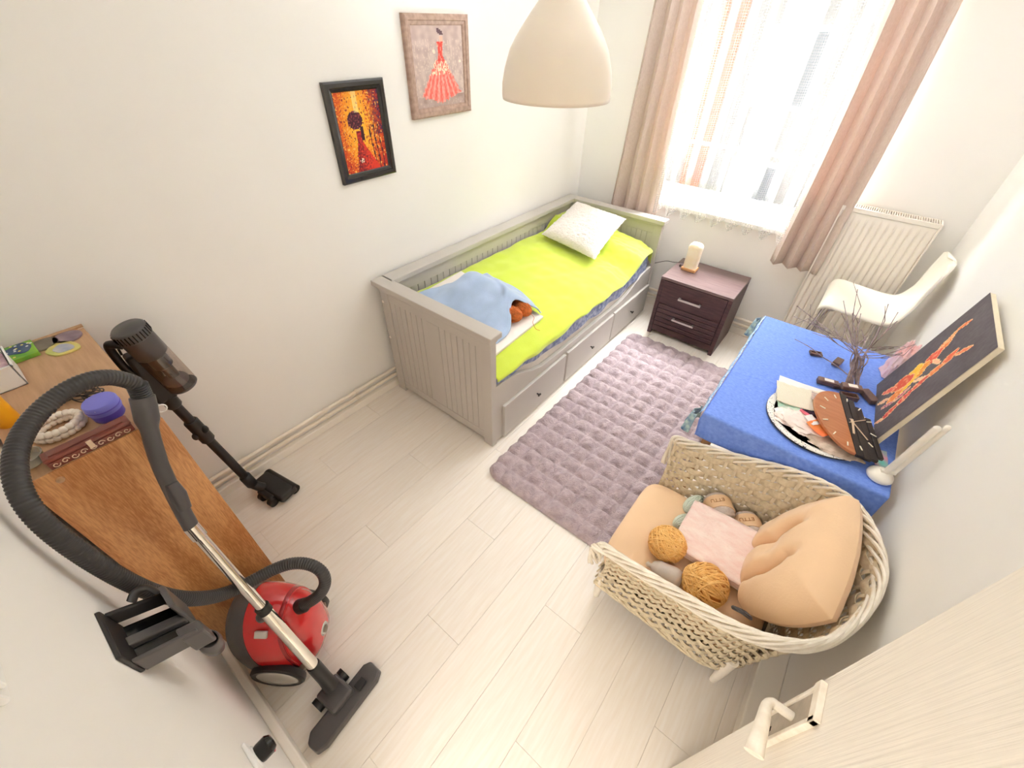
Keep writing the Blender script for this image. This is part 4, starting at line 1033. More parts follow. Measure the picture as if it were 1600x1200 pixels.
# two banded yarn cakes in clear plastic
TAUPE = mat('taupe_yarn', (196, 178, 166), .85, vs=60, rgb2=(214, 196, 184), bump=.4, bs=200)
BAND = mat('peach_paper_band', (240, 200, 156), .7, var=.03)
INK = mat('brown_ink', (176, 112, 62), .8)
CLEAR = bpy.data.materials.new('clear_film'); CLEAR.use_nodes = True; cn = NT(CLEAR); cn.n.clear(); co = cn.new('ShaderNodeOutputMaterial'); c1 = cn.new('ShaderNodeBsdfTransparent'); c2 = cn.new('ShaderNodeBsdfGlossy'); c3 = cn.new('ShaderNodeMixShader')
c2.inputs['Roughness'].default_value = .12; lw = cn.new('ShaderNodeLayerWeight'); lw.inputs[0].default_value = .25; mm_ = cn.new('ShaderNodeMath', operation='MULTIPLY'); mm_.inputs[1].default_value = .5; cn.link(lw.outputs['Fresnel'], mm_.inputs[0]); cn.link(mm_.outputs[0], c3.inputs[0]); cn.link(c1.outputs[0], c3.inputs[1]); cn.link(c2.outputs[0], c3.inputs[2]); cn.link(c3.outputs[0], co.inputs[0])
def cake(c, yaw, label, word):
    ax = V(math.cos(yaw), math.sin(yaw), .15).normalized(); t = thing('packed_yarn', (c[0], c[1], c[2] - .06), label, 'yarn', 'banded yarn in clear bags')
    MB().lathe([(0, -.066), (.036, -.063), (.053, -.05), (.058, -.024), (.058, .024), (.053, .05), (.036, .063), (0, .066)], 32, c, ax).build('yarn', TAUPE, t, smooth=True, angle=180)
    MB().lathe([(.058, -.032), (.0598, -.032), (.0598, .032), (.058, .032)], 40, c, ax).build('paper_band', BAND, t, smooth=True)
    def film(u, v):
        a = 2*PI*u; h = -.080 + .160*v; r = .066*(1 - .25*abs(2*v - 1)**4); z = ax; x = z.orthogonal().normalized(); y = z.cross(x)
        r *= 1 + .08*nz(math.cos(a)*3, math.sin(a)*3, v*6) + .04*nz(math.cos(a)*8, math.sin(a)*8, v*14)
        p = V(*c) + z*h + x*(r*math.cos(a)) + y*(r*math.sin(a)); p.z = max(p.z, SZT + .001); return p
    MB().grid(film, 40, 24, cu=True).build('clear_bag', CLEAR, t, smooth=True, angle=30)
    up = V(-.10, -.45, .89); up = (up - ax*up.dot(ax)).normalized(); tx = -ax
    M_ = frame(V(*c) + up*.0602, up.cross(ax) if False else ax.cross(up), up)
    text('print', word, .024, M_ @ Matrix.Rotation(R(0), 4, 'Z'), INK, t)
cake((.088, 1.382, SZT + .064), R(-58), 'banded yarn in a clear bag nearer the front of the wicker armchair', 'ETTU')
cake((.212, 1.362, SZT + .066), R(-62), 'banded yarn in a clear bag wedged beside the back cushion', 'ETTU')
# folded pink cloth
PINK = mat('pink_white_cloth', (240, 208, 198), .9, vs=16, rgb2=(246, 228, 218), st=(1, 2.5, 1), bump=.3, bs=80)
pn2 = NT(PINK); rr_ = [n for n in pn2.n if n.type == 'VALTORGB'][0]; e_ = rr_.color_ramp.elements.new(.30); e_.color = (*lin((236, 160, 152)), 1); rr_.color_ramp.elements[0].color = (*lin((238, 176, 168)), 1); rr_.color_ramp.elements[0].position = .2
t = thing('folded_cloth', (.16, 1.24, SZT), 'folded pink and white cloth on the yarn in the wicker armchair', 'cloth')
Mc = frame(V(.150, 1.207, SZT + .074), V(.27, .0, .02), V(0, -.20, 1)) @ Matrix.Rotation(R(-2), 4, 'Z')
for k in range(6):
    zz = k*.0085
    def lay(u, v, k=k, zz=zz):
        x = -.155 + .33*u + (.012 if k % 2 else 0)*(u - .5); y = -.110 + .23*v - .008*k*0 + .005*math.sin(k*2.1)
        return V(x, y, zz - .02 + .012*math.sin(u*2.6)*(v) + .003*nz(u*6, v*6, k))
    MB(Mc).grid(lay, 30, 24).build('fold', PINK, t, smooth=True, angle=180, solid=.007)
edge = MB(Mc)
for k in range(3): edge.tube([(-.145 + .29*i_/20, -.108, .006 + k*.015 - .02 + .001*math.sin(i_)) for i_ in range(21)], .0085, 10)
edge.build('rolled_edge', PINK, t, smooth=True)
# black clip on the rim
MB().tube(cr([(.225, .855, .655), (.25, .85, .668), (.275, .852, .662), (.255, .862, .655)], 6, closed=True), .006, 8, closed=True).build('black_clip', CAB, smooth=True, label='small black strap end on the near rim of the wicker armchair', cat='strap')
# ---------------------------------------------------------------- oak cabinet in the near left corner
OAKT = mat('oak_top', (190, 150, 114), .45, vs=6, st=(1.2, 12, 2), rgb2=(206, 166, 128), bump=.05, bs=60)
OAK = bpy.data.materials.new('oak_side_veneer'); OAK.use_nodes = True; on = NT(OAK); ob = on.n['Principled BSDF']
otc = on.new('ShaderNodeTexCoord'); omp = on.new('ShaderNodeMapping'); omp.inputs['Scale'].default_value = (1, 3.2, .55); omp.inputs['Location'].default_value = (0, .3, -.25); on.link(otc.outputs['Object'], omp.inputs[0])
onz = on.new('ShaderNodeTexNoise'); onz.inputs['Scale'].default_value = 2.2; onz.inputs['Detail'].default_value = 2; on.link(omp.outputs[0], onz.inputs['Vector'])
om1 = on.new('ShaderNodeMath', operation='MULTIPLY'); om1.inputs[1].default_value = 26; on.link(onz.outputs['Fac'], om1.inputs[0])
om2 = on.new('ShaderNodeMath', operation='SINE'); on.link(om1.outputs[0], om2.inputs[0])
onf = on.new('ShaderNodeTexNoise'); onf.inputs['Scale'].default_value = 60; onf.inputs['Detail'].default_value = 3
omp2 = on.new('ShaderNodeMapping'); omp2.inputs['Scale'].default_value = (1, 5, .5); on.link(otc.outputs['Object'], omp2.inputs[0]); on.link(omp2.outputs[0], onf.inputs['Vector'])
oma = on.new('ShaderNodeMath', operation='MULTIPLY_ADD'); oma.inputs[1].default_value = .16; on.link(om2.outputs[0], oma.inputs[0]); on.link(onf.outputs['Fac'], oma.inputs[2])
orp = on.new('ShaderNodeValToRGB'); orp.color_ramp.elements[0].position = .25; orp.color_ramp.elements[1].position = .75
orp.color_ramp.elements[0].color = (*lin((182, 118, 66)), 1); orp.color_ramp.elements[1].color = (*lin((226, 168, 110)), 1)
on.link(oma.outputs[0], orp.inputs[0]); on.link(orp.outputs[0], ob.inputs['Base Color']); ob.inputs['Roughness'].default_value = .4
CX0, CX1, CY0, CY1, CZ = -2.045, -1.302, -.262, .044, 1.13
t = thing('oak_cabinet', ((CX0+CX1)/2, (CY0+CY1)/2, 0), 'tall brown oak cabinet in the corner with trinkets on top', 'cabinet')
MB().box((CX0 + .02, CY0, CZ - .022), (CX1 - .004, CY1 - .002, CZ)).build('top', OAKT, t, bevel=.002)
MB().box((CX1 - .0035, CY0, 0), (CX1, CY1, CZ)).build('side_panel', OAK, t, bevel=.001)
MB().box((CX0, CY0, 0), (CX0 + .02, CY1 - .018, CZ)).build('side_panel', OAK, t, bevel=.001)
MB().box((CX0 + .02, CY0, .05), (CX1 - .02, CY0 + .008, CZ - .022)).build('back_panel', OAK, t)
MB().box((CX0 + .02, CY0 + .008, .05), (CX1 - .02, CY1 - .03, .07)).build('bottom_panel', OAK, t)
MB().box((CX0 + .02, CY1 - .06, 0), (CX1 - .02, CY1 - .04, .05)).build('plinth', OAK, t)
for k in range(2):
    xa = CX0 + .003 + k*.371
    d = MB().box((xa, CY1 - .018, .055), (xa + .366, CY1, CZ - .026)).build('door', OAK, t, bevel=.0015)
MB().box((CX0, CY0, CZ), (CX0 + .018, CY1, CZ + .006)).build('back_lip', OAKT, t)
MB().lathe([(0, 0), (.009, 0), (.008, .006), (0, .008)], 16, (CX1, -.205, CZ - .03), (1, 0, 0)).build('peg', OAKT, t, smooth=True)
# carved wooden box along the edge
RED = mat('red_brown_carved', (112, 50, 40), .35, vs=20, rgb2=(136, 66, 52), coat=.2)
GOLDI = mat('pale_gold_inlay', (236, 206, 176), .4)
bx0, bx1, by0, by1, bz = -1.346, -1.307, -.203, -.02, CZ + .034
t = thing('carved_box', ((bx0+bx1)/2, (by0+by1)/2, CZ), 'long reddish brown carved box with pale scrollwork at the cabinet edge', 'box')
MB().box((bx0, by0, CZ), (bx1, by1, CZ + .021)).build('body', RED, t, bevel=.002)
MB().box((bx0 - .002, by0 - .002, CZ + .022), (bx1 + .002, by1 + .002, bz)).build('lid', RED, t, bevel=.005, seg=3)
MB().box((bx0 + .008, by0 + .012, bz), (bx1 - .008, by1 - .012, bz + .003)).build('lid_panel', RED, t, bevel=.002)
for k in range(9):
    yy = by0 + .014 + k*.019; s_ = 1 if k % 2 else -1
    pts = [(bx1 + .0006, yy + .008*math.cos(a)*(1 - a/9), CZ + .011 + s_*.008*math.sin(a)*(1 - a/9)) for a in [i_*.45 for i_ in range(15)]]
    MB().tube(pts, .0013, 5).build('scroll', GOLDI, t, smooth=True)
MB().box((bx1 - .001, -.118, CZ + .010), (bx1 + .004, -.106, CZ + .034)).build('clasp', GOLDI, t, bevel=.001)
# blue jar
VIO = mat('periwinkle_plastic', (124, 124, 222), .35, var=.02); VIO2 = mat('violet_jar_base', (88, 76, 196), .35)
jc = (-1.425, -.045, CZ)
t = thing('cosmetic_jar', jc, 'round periwinkle blue cosmetic jar behind the carved box', 'jar')
MB().lathe([(0, 0), (.034, 0), (.0365, .004), (.038, .026), (0, .026)], 40, jc).build('pot', VIO2, t, smooth=True, angle=50)
MB().lathe([(0, .026), (.039, .026), (.0405, .030), (.0405, .054), (.038, .058), (0, .0585)], 40, jc).build('lid', VIO, t, smooth=True, angle=50)
MB().lathe([(.0406, .038), (.0414, .039), (.0414, .041), (.0406, .042)], 40, jc).build('lid_groove', VIO2, t, smooth=True)
MB().lathe([(0, 0), (.005, 0), (.004, .001), (0, .0012)], 14, (jc[0] + .0405*.78, jc[1] + .0405*.63*-.9, CZ + .05), (.74, -.6, 0)).build('dot', PVC, t)
# white bead bracelet
PEARL = mat('white_beads', (244, 232, 218), .3, var=.02)
cb = V(-1.455, -.148, CZ)
t = thing('bead_bracelet', cb, 'white chunky bead bracelet lying on the cabinet beside the jar', 'bracelet')
pr = None
for k in range(21):
    a = 2*PI*k/21
    for j in range(2):
        p = cb + V(.040*math.cos(a + .12*j), .050*math.sin(a + .12*j), .0105 + .016*j)
        if pr is None: pr = MB().ell(p, (.0104, .0104, .0098), 12, 8).build('bead', PEARL, t, smooth=True, angle=180, origin=p)
        else: clone(pr, t, p)
# yellow disc under it, glass dish
YEL = mat('mustard_felt', (232, 180, 92), .8)
MB().lathe([(0, 0), (.035, 0), (.035, .004), (0, .004)], 30, (-1.535, -.175, CZ)).build('yellow_coaster', YEL, label='small mustard coaster behind the bead bracelet', cat='coaster')
GLASSY = mat('frosted_glass', (222, 220, 206), .15, trans=.6, spec=.7)
gc = (-1.375, -.228, CZ)
MB().lathe([(0, .002), (.025, .002), (.030, .012), (.033, .028), (.031, .028), (.027, .012), (.0, .006)], 32, gc).build('glass_dish', GLASSY, smooth=True, label='small pale glass dish at the cabinet edge beside the carved box', cat='dish')
# coiled black cable
t = thing('charger_cable', (-1.60, -.09, CZ), 'bundle of thin black charger cable on the cabinet top', 'cable')
MB().box((-1.635, -.13, CZ), (-1.585, -.095, CZ + .026)).build('plug_block', CAB, t, bevel=.004)
rn = random.Random(4); s = MB()
for k in range(7):
    c = V(-1.585 + rn.uniform(-.01, .02), -.075 + rn.uniform(-.01, .02), CZ + .006 + .004*k); a0 = rn.uniform(0, .8); ra, rb = rn.uniform(.045, .06), rn.uniform(.014, .026)
    s.tube([c + V(ra*math.cos(a)*math.cos(a0) - rb*math.sin(a)*math.sin(a0), ra*math.cos(a)*math.sin(a0) + rb*math.sin(a)*math.cos(a0), .006*math.sin(a*2 + k)) for a in [2*PI*j/28 for j in range(28)]], .0018, 5, closed=True)
s.tube(cr([(-1.60, -.11, CZ + .004), (-1.56, -.14, CZ + .003), (-1.52, -.13, CZ + .003), (-1.50, -.09, CZ + .003), (-1.52, -.05, CZ + .003)], 6), .0016, 5)
s.build('coil', CAB, t, smooth=True)
s = MB(); s.tube([(-1.555 + .006*math.cos(a), -.072, CZ + .02 + .02*math.sin(a)) for a in [2*PI*j/16 for j in range(16)]], .002, 5, closed=True); s.build('tie', mat('grey_tie', (120, 112, 108), .6), t, smooth=True)
# coasters and plaques
def leaf_disc(name, c, rx, ry, ang, m, label, h=.006, n=30, wob=.0, inner=None, tilt=0.0):
    M = rotz(ang, c) @ Matrix.Rotation(tilt, 4, 'Y')
    t = thing(name, c, label, 'coaster')
    poly = [(rx*math.cos(2*PI*k/n)*(1 + wob*math.sin(6*PI*k/n)), ry*math.sin(2*PI*k/n)*(1 + wob*math.cos(4*PI*k/n))) for k in range(n)]
    MB(M).prism(poly, lambda x, y: (x, y, 0), lambda x, y: (x, y, h)).build('plate', m, t, bevel=.0015)
    if inner: MB(M).prism([(x*.62 + .006, y*.62) for x, y in poly], lambda x, y: (x, y, h), lambda x, y: (x, y, h + .0012)).build('picture', inner, t)
leaf_disc('round_plaque', (-1.992, -.075, CZ), .042, .042, 0, mat('olive_plaque', (110, 100, 88), .35, vs=14, rgb2=(140, 128, 112)), 'dark olive round plaque on the cabinet close to the wall')
leaf_disc('round_plaque', (-1.985, -.012, CZ), .042, .042, 0, mat('plum_plaque', (120, 98, 112), .35, vs=16, rgb2=(170, 148, 158)), 'plum and white round plaque nearest the cabinet corner')
leaf_disc('fish_plaque', (-1.915, -.042, CZ), .050, .045, .4, mat('yellow_plaque', (240, 216, 130), .5, vs=12, rgb2=(196, 206, 120)), 'yellow fish-shaped plaque with a blue picture', wob=.14, inner=mat('blue_grey_picture', (150, 160, 190), .4, vs=18, rgb2=(206, 200, 200)))
GRN = mat('flower_picture', (90, 160, 60), .6, vs=16, rgb2=(150, 200, 70), detail=2)
t = thing('flower_tile', (-1.985, -.15, CZ), 'small green canvas with blue and yellow flowers on the cabinet', 'picture')
Mg = rotz(R(0), (-1.985, -.158, CZ))
MB(Mg).box((-.055, -.075, 0), (.055, .062, .014)).build('block', GRN, t, bevel=.002)
BLU = mat('navy_flowers', (52, 72, 110), .6, vs=24, rgb2=(90, 110, 140)); YLW = mat('yellow_flowers', (240, 226, 120), .6); WHT = mat('white_flowers', (236, 236, 240), .6)
rn = random.Random(8)
MB(Mg).prism([(-.01 + .036*math.cos(a)*(1 + .2*math.sin(3*a)), .022 + .034*math.sin(a)) for a in [2*PI*k/20 for k in range(20)]], lambda x, y: (x, y, .014), lambda x, y: (x, y, .0155)).build('blue_patch', BLU, t)
for k in range(22):
    x, y = rn.uniform(-.05, .05), rn.uniform(-.07, .058); mm = WHT if (y > -.01 and k % 2) else YLW
    MB(Mg).lathe([(0, 0), (.0045, 0), (.003, .0012), (0, .0015)], 8, (x, y, .0152)).build('flower', mm, t)
# white tray and orange bottle
t = thing('white_basket', (-1.845, -.20, CZ), 'white open plastic basket with pink contents at the photo edge', 'basket')
b = MB(); x0, x1, y0, y1, h = -1.915, -1.775, -.255, -.158, .075
def taper(z): return .012*(1 - z/h)
for z0_, z1_ in ((0, h),):
    e = .004
    b.box((x0, y0, CZ), (x1, y1, CZ + .004)); b.box((x0, y0, CZ), (x0 + e, y1, CZ + h)); b.box((x1 - e, y0, CZ), (x1, y1, CZ + h)); b.box((x0, y0, CZ), (x1, y0 + e, CZ + h)); b.box((x0, y1 - e, CZ), (x1, y1, CZ + h))
    b.box((x0 - .004, y1 - e, CZ + h - .006), (x1 + .004, y1 + .004, CZ + h)); b.box((x1 - e, y0, CZ + h - .006), (x1 + .004, y1 + .004, CZ + h))
b.build('tub', PVC, t, bevel=.001)
sp_ = MB().grid(lambda u, v: V(x0 + .008 + (x1 - x0 - .016)*u, y0 + .008 + (y1 - y0 - .016)*v, CZ + .058 + .008*nz(u*5, v*5, 1)), 20, 16)
sp_.build('contents', mat('pink_speckle', (232, 206, 210), .7, vs=26, rgb2=(190, 140, 170), detail=2), t, smooth=True)
ORB = mat('orange_bottle', (250, 176, 30), .35, var=.04)
t = thing('orange_bottle', (-1.60, -.228, CZ), 'bright orange plastic bottle standing at the photo edge', 'bottle')
MB().lathe([(0, 0), (.024, 0), (.026, .005), (.026, .08), (.02, .095), (.012, .10), (0, .10)], 28, (-1.60, -.230, CZ)).build('body', ORB, t, smooth=True, angle=50)
MB().lathe([(0, .1), (.012, .1), (.012, .125), (0, .126)], 20, (-1.60, -.230, CZ)).build('cap', ORB, t, smooth=True, angle=50)

# ---------------------------------------------------------------- black stick vacuum by the left wall
BLKP = mat('black_plastic', (34, 32, 32), .4, var=.1, vs=20); GRYP = mat('charcoal_plastic', (78, 74, 74), .35, var=.05); DKG = mat('dark_gloss', (18, 18, 18), .15)
SMOKE = bpy.data.materials.new('smoked_clear_plastic'); SMOKE.use_nodes = True; sn = NT(SMOKE); sn.n.clear(); so_ = sn.new('ShaderNodeOutputMaterial'); s1 = sn.new('ShaderNodeBsdfTransparent'); s1.inputs[0].default_value = (.80, .74, .70, 1); s2 = sn.new('ShaderNodeBsdfGlossy'); s2.inputs['Roughness'].default_value = .06; s3 = sn.new('ShaderNodeMixShader'); s3.inputs[0].default_value = .10
sn.link(s1.outputs[0], s3.inputs[1]); sn.link(s2.outputs[0], s3.inputs[2]); sn.link(s3.outputs[0], so_.inputs[0])
t = thing('stick_vacuum', (-1.88, .22, 0), 'black cordless stick vacuum standing against the left wall', 'vacuum cleaner')
capc, binb = V(-1.86, .138, 1.15), V(-1.86, .186, .848)
ad = (binb - capc).normalized(); LT = (binb - capc).length
MB().lathe([(0, -.004), (.050, -.002), (.056, .004), (.057, .04), (.054, .042), (0, .042)], 40, capc, ad).build('filter_cap', GRYP, t, smooth=True, angle=45)
for k in range(28):
    a = 2*PI*k/28; X = ad.orthogonal().normalized(); Y = ad.cross(X); p = capc + ad*.022 + (X*math.cos(a) + Y*math.sin(a))*.057
    MB().tube([p - ad*.015, p + ad*.015], .002, 5).build('cap_rib', DKG, t)
MB().lathe([(0, .042), (.053, .042), (.0545, .05), (.0545, .125), (.050, .130), (0, .13)], 40, capc, ad).build('motor_housing', GRYP, t, smooth=True, angle=45)
MB().lathe([(.052, .13), (.0545, .135), (.0545, LT - .012), (.052, LT)], 40, capc, ad).build('dust_bin', SMOKE, t, smooth=True, angle=60)
MB().lathe([(0, LT - .004), (.052, LT - .004), (.0545, LT), (.050, LT + .006), (0, LT + .008)], 40, capc, ad).build('bin_lid', GRYP, t, smooth=True, angle=45)
MB().lathe([(0, .13), (.036, .13), (.034, .19), (.022, .20), (.020, LT - .01), (0, LT - .01)], 28, capc, ad).build('cyclone', GRYP, t, smooth=True, angle=45)
crd = V(-1.86, .176, .876)
MB().ell(crd + V(0, 0, .006), (.046, .044, .026), 20, 10).build('dust', mat('grey_dust', (110, 100, 98), 1), t, smooth=True, angle=180)
ttop, tbot = V(-1.925, .118, .80), V(-1.905, .205, .095)
MB().box((-1.955, .080, .78), (-1.895, .155, 1.02)).build('battery_body', BLKP, t, bevel=.012, seg=3)
MB().tube(cr([(-1.875, .10, 1.085), (-1.885, .075, 1.10), (-1.90, .064, 1.09), (-1.915, .062, 1.04), (-1.925, .066, .97), (-1.925, .085, .93)], 6), .0145, 12).build('grip', BLKP, t, smooth=True)
MB().tube([(-1.885, .082, 1.075), (-1.885, .080, 1.05)], .004, 8).build('trigger', BLKP, t)
MB().tube([ttop, tbot], .0205, 16).build('tube', BLKP, t, smooth=True)
def along(a, b, k): return a.lerp(b, k)
for k0, k1, r in ((0.0, .10, .030), (.24, .44, .030), (.88, 1.0, .028)):
    MB().tube([along(ttop, tbot, k0), along(ttop, tbot, k0 + .01), along(ttop, tbot, k1 - .01), along(ttop, tbot, k1)], [r*.85, r, r, r*.85], 14).build('collar', BLKP, t, smooth=True, angle=50)
q = along(ttop, tbot, .33); MB().ell(q + V(.02, .018, 0), (.016, .016, .022), 14, 8).build('release_button', BLKP, t, smooth=True); MB().ell(q + V(.01, -.026, -.02), (.016, .014, .018), 14, 8).build('latch', BLKP, t, smooth=True)
MB().tube([tbot, V(-1.885, .235, .05)], [.022, .026], 14).build('neck', BLKP, t, smooth=True)
hd = frame(V(-1.855, .285, 0), V(.86, .16, 0), V(0, 0, 1))
MB(hd).box((-.115, -.052, .012), (.115, .052, .062)).build('floor_head', BLKP, t, bevel=.016, seg=4)
MB(hd).tube([(-.112, .038, .034), (.112, .038, .034)], .028, 18).build('roller_cover', DKG, t, smooth=True)
MB(hd).box((.01, -.056, .03), (.05, -.0505, .045)).build('label', mat('label_grey', (150, 146, 142), .5), t)
for x_ in (-.03, .045): MB(hd).tube([(x_, -.072, .024), (x_ + .03, -.072, .024)], .024, 18).build('wheel', BLKP, t, smooth=True)
MB(hd).box((-.045, -.08, .02), (.06, -.045, .055)).build('hinge_block', BLKP, t, bevel=.008)

# ---------------------------------------------------------------- red canister vacuum standing on its end
REDP = mat('red_gloss_plastic', (206, 30, 34), .18, var=.02, coat=.5); REDD = mat('deep_red_plastic', (160, 18, 26), .2, coat=.4)
SIL = mat('silver_plastic', (206, 204, 198), .25, metal=.5); GRB = mat('grey_bumper', (128, 116, 102), .5)
H_ = V(-.985, -.190, 0); FW = V(.78, .625, 0).normalized(); SD = V(-.625, .78, 0).normalized()
t = thing('canister_vacuum', H_ + SD*.15 + FW*.03, 'glossy red canister vacuum standing upright beside the oak cabinet', 'vacuum cleaner')
def vac(o_, w, z): return H_ + FW*o_ + SD*w + V(0, 0, z)
def outline(sc, n=48, zb=.03, zt=.445, wc=.15, hw=.132):
    pts = []                                   # closed outline: flat bottom, rounded top
    for k in range(n):
        a = 2*PI*k/n; c, s = math.cos(a), math.sin(a); e = .62 if s < 0 else .85
        w = hw*math.copysign(abs(c)**e, c); z = (zt - .20)*math.copysign(abs(s)**e, s) if s > 0 else (.20 - zb)*math.copysign(abs(s)**.5, s)
        pts.append((wc + w*sc, .20 + z*sc))
    return pts
def loft(layers, name, m, cap0=True, cap1=True, **k):
    b = MB(); vs = []; n = 48
    for o_, sc in layers: vs += [vac(o_, w, z) for w, z in outline(sc)]
    fs = [(i_*n + j, i_*n + (j+1) % n, (i_+1)*n + (j+1) % n, (i_+1)*n + j) for i_ in range(len(layers)-1) for j in range(n)]
    if cap0: fs.append(tuple(range(n-1, -1, -1)))
    if cap1: fs.append(tuple((len(layers)-1)*n + j for j in range(n)))
    b.add(vs, fs); return fixnormals(b.build(name, m, t, smooth=True, angle=50, **k))
loft([(-.085, .86), (-.078, .94), (-.06, .985), (-.02, 1.0), (-.012, .995)], 'base', GRYP)
loft([(-.012, .985), (.0, .99), (.05, .975), (.085, .93), (.11, .86)], 'body_shell', REDP)
loft([(.098, .845), (.112, .84), (.135, .77), (.155, .66), (.170, .50), (.178, .32), (.181, .12)], 'lid', REDP)
loft([(.094, .90), (.100, .905), (.108, .885), (.108, .84)], 'seam_band', REDD, False, False)
for w, sg in ((.015, -1), (.285, 1)):
    wh = MB().lathe([(.06, -.012), (.097, -.012), (.099, -.006), (.099, .010), (.092, .016), (.084, .014)], 48, vac(.03, w, .1), SD*sg).build('wheel', BLKP, t, smooth=True, angle=40)
    MB().lathe([(0, .016), (.03, .018), (.07, .016), (.086, .010)], 40, vac(.03, w, .1), SD*sg).build('hub', SIL, wh, smooth=True, angle=60)
inl = V(-1.009, -.009, .348); ind = V(.62, .42, .50).normalized()
i0 = V(-1.035, -.035, .325)
MB().tube([V(-1.035, -.030, .328), V(-1.009, -.009, .348), V(-.985, .012, .366), V(-.984, .013, .367), V(-.955, .036, .391)], [.034, .034, .033, .027, .0255], 24).build('hose_inlet', BLKP, t, smooth=True, angle=40)
lc = vac(.176, .15, .185)
MB().lathe([(.012, 0), (.024, 0), (.026, .006), (.022, .010), (.013, .010)], 28, lc, FW + V(0, 0, .12)).build('latch_ring', SIL, t, smooth=True, angle=40)
MB().lathe([(0, .009), (.015, .009), (.014, .0125), (0, .0125)], 20, lc, FW + V(0, 0, .12)).build('latch_button', GRB, t)
loft([(.115, .858), (.125, .845), (.135, .80)], 'front_bumper', GRB, False, False) if False else None
b = MB(); pts = outline(.90)
b.tube([vac(.118, w, z) for w, z in pts[26:47]], .012, 8); b.build('front_bumper', GRB, t, smooth=True)
MB(frame(vac(.055, .06, .395), FW, SD*-1 + V(0, 0, 1.2))).box((-.022, -.012, 0), (.022, .012, .012)).build('carry_handle', SIL, t, bevel=.003)
for k in range(2): MB(frame(vac(.166 - .01*k, .165 - .03*k, .26 - .0*k), V(0, 0, 1), FW)).box((-.004, -.007, -.002), (.004, .007, .006)).build('printed_mark', TICK, t)
# hose, handle, chrome tube and floor head (one assembly)
HOSEM = mat('hose_black', (52, 50, 50), .35, var=.05)
hp = [(-1.296, 0.042, 1.264), (-1.29, 0.03, 1.295), (-1.286, 0.01, 1.319), (-1.275, -0.014, 1.336), (-1.262, -0.043, 1.346), (-1.258, -0.075, 1.344), (-1.25, -0.109, 1.338), (-1.224, -0.145, 1.332), (-1.202, -0.175, 1.321), (-1.158, -0.198, 1.315), (-1.117, -0.215, 1.302), (-1.076, -0.23, 1.273), (-1.044, -0.231, 1.251), (-1.029, -0.233, 1.208), (-1.018, -0.233, 1.155), (-1.007, -0.228, 1.106), (-1.004, -0.225, 1.045), (-1.007, -0.222, 0.975), (-1.008, -0.214, 0.906), (-1.008, -0.202, 0.841), (-1.006, -0.186, 0.793), (-1.013, -0.166, 0.74), (-1.018, -0.142, 0.69), (-1.032, -0.112, 0.636), (-1.04, -0.073, 0.6), (-1.042, -0.025, 0.584), (-1.031, 0.037, 0.588), (-1.007, 0.075, 0.59), (-0.975, 0.106, 0.588), (-0.936, 0.131, 0.576), (-0.901, 0.138, 0.55), (-0.888, 0.126, 0.514), (-0.896, 0.098, 0.465), (-0.922, 0.063, 0.421), (-0.97, 0.023, 0.381), (-1.009, -0.009, 0.348)]
hp = [V(*p) for p in hp]
sm = hp[:]
for _ in range(2): sm = [sm[0]] + [(sm[i_-1] + 2*sm[i_] + sm[i_+1])/4 for i_ in range(1, len(sm)-1)] + [sm[-1]]
den = cr(sm, 12)
L = [0.0]
for a, b_ in zip(den, den[1:]): L.append(L[-1] + (b_ - a).length)
N_ = int(L[-1]/.002); rib = []; j = 0
for k in range(N_ + 1):
    d = L[-1]*k/N_
    while j < len(L) - 2 and L[j+1] < d: j += 1
    rib.append(den[j].lerp(den[j+1], (d - L[j])/max(1e-9, L[j+1] - L[j])))
hb = MB().tube(rib, [.0205 if (k % 4) < 2 else .0191 for k in range(len(rib))], 16)
hb.build('hose', HOSEM, t, smooth=True, angle=50)
c0_, c1_ = V(-1.296, .036, 1.215), V(-1.296, 0.043, 1.262)
MB().tube([c0_.lerp(c1_, k/14) for k in range(15)], [.0245 if k % 2 else .022 for k in range(15)], 20).build('hose_collar', BLKP, t, smooth=True, angle=30)
hpts = [V(-1.296, .036, 1.222), V(-1.288, .028, 1.20), V(-1.270, .012, 1.163), V(-1.252, .0, 1.135), V(-1.235, -.010, 1.112), V(-1.203, -.028, 1.06), V(-1.168, -.042, 1.0), V(-1.139, -.053, .946), V(-1.109, -.063, .888)]
hd_ = cr(hpts, 5); hr = []
for k in range(len(hd_)):
    u = k/(len(hd_)-1); hr.append(.0285 if u < .22 else .0285 - .008*ss(.22, .34, u) if u < .6 else .0205 - .001*u)
MB().tube(hd_, hr, 20).build('handle', GRYP, t, smooth=True, angle=60)
MB().tube([V(-1.168, -.035, 1.02), V(-1.150, -.040, .985), V(-1.130, -.048, .945)], [.016, .022, .018], 14).build('suction_slider', GRYP, t, smooth=True)
T0, T1 = V(-1.112, -.063, .893), V(-.845, -.056, .191)
TC = mat('chrome_tube', (226, 222, 214), .10, metal=1.0, var=.01)
MB().tube([T0, T0.lerp(T1, .06)], .0205, 24).build('tube_sleeve', TC, t, smooth=True, angle=60)
MB().tube([T0.lerp(T1, .05), T0.lerp(T1, .53)], .0165, 24).build('inner_tube', TC, t, smooth=True, angle=60)
for k in range(16):
    q = T0.lerp(T1, .10 + .026*k) + V(-.010, -.012, -.004)
    MB(frame(q, T1 - T0, V(-.5, -.8, .1))).box((-.004, -.005, 0), (.004, .005, .0035)).build('rack_notch', BLKP, t)
MB().tube([T0.lerp(T1, .51), T0.lerp(T1, .545)], .0225, 24).build('ring', BLKP, t, smooth=True, angle=60)
MB().ell(T0.lerp(T1, .57) + V(-.014, -.018, -.004), (.018, .018, .022), 16, 10).build('slide_button', GRYP, t, smooth=True, angle=180)
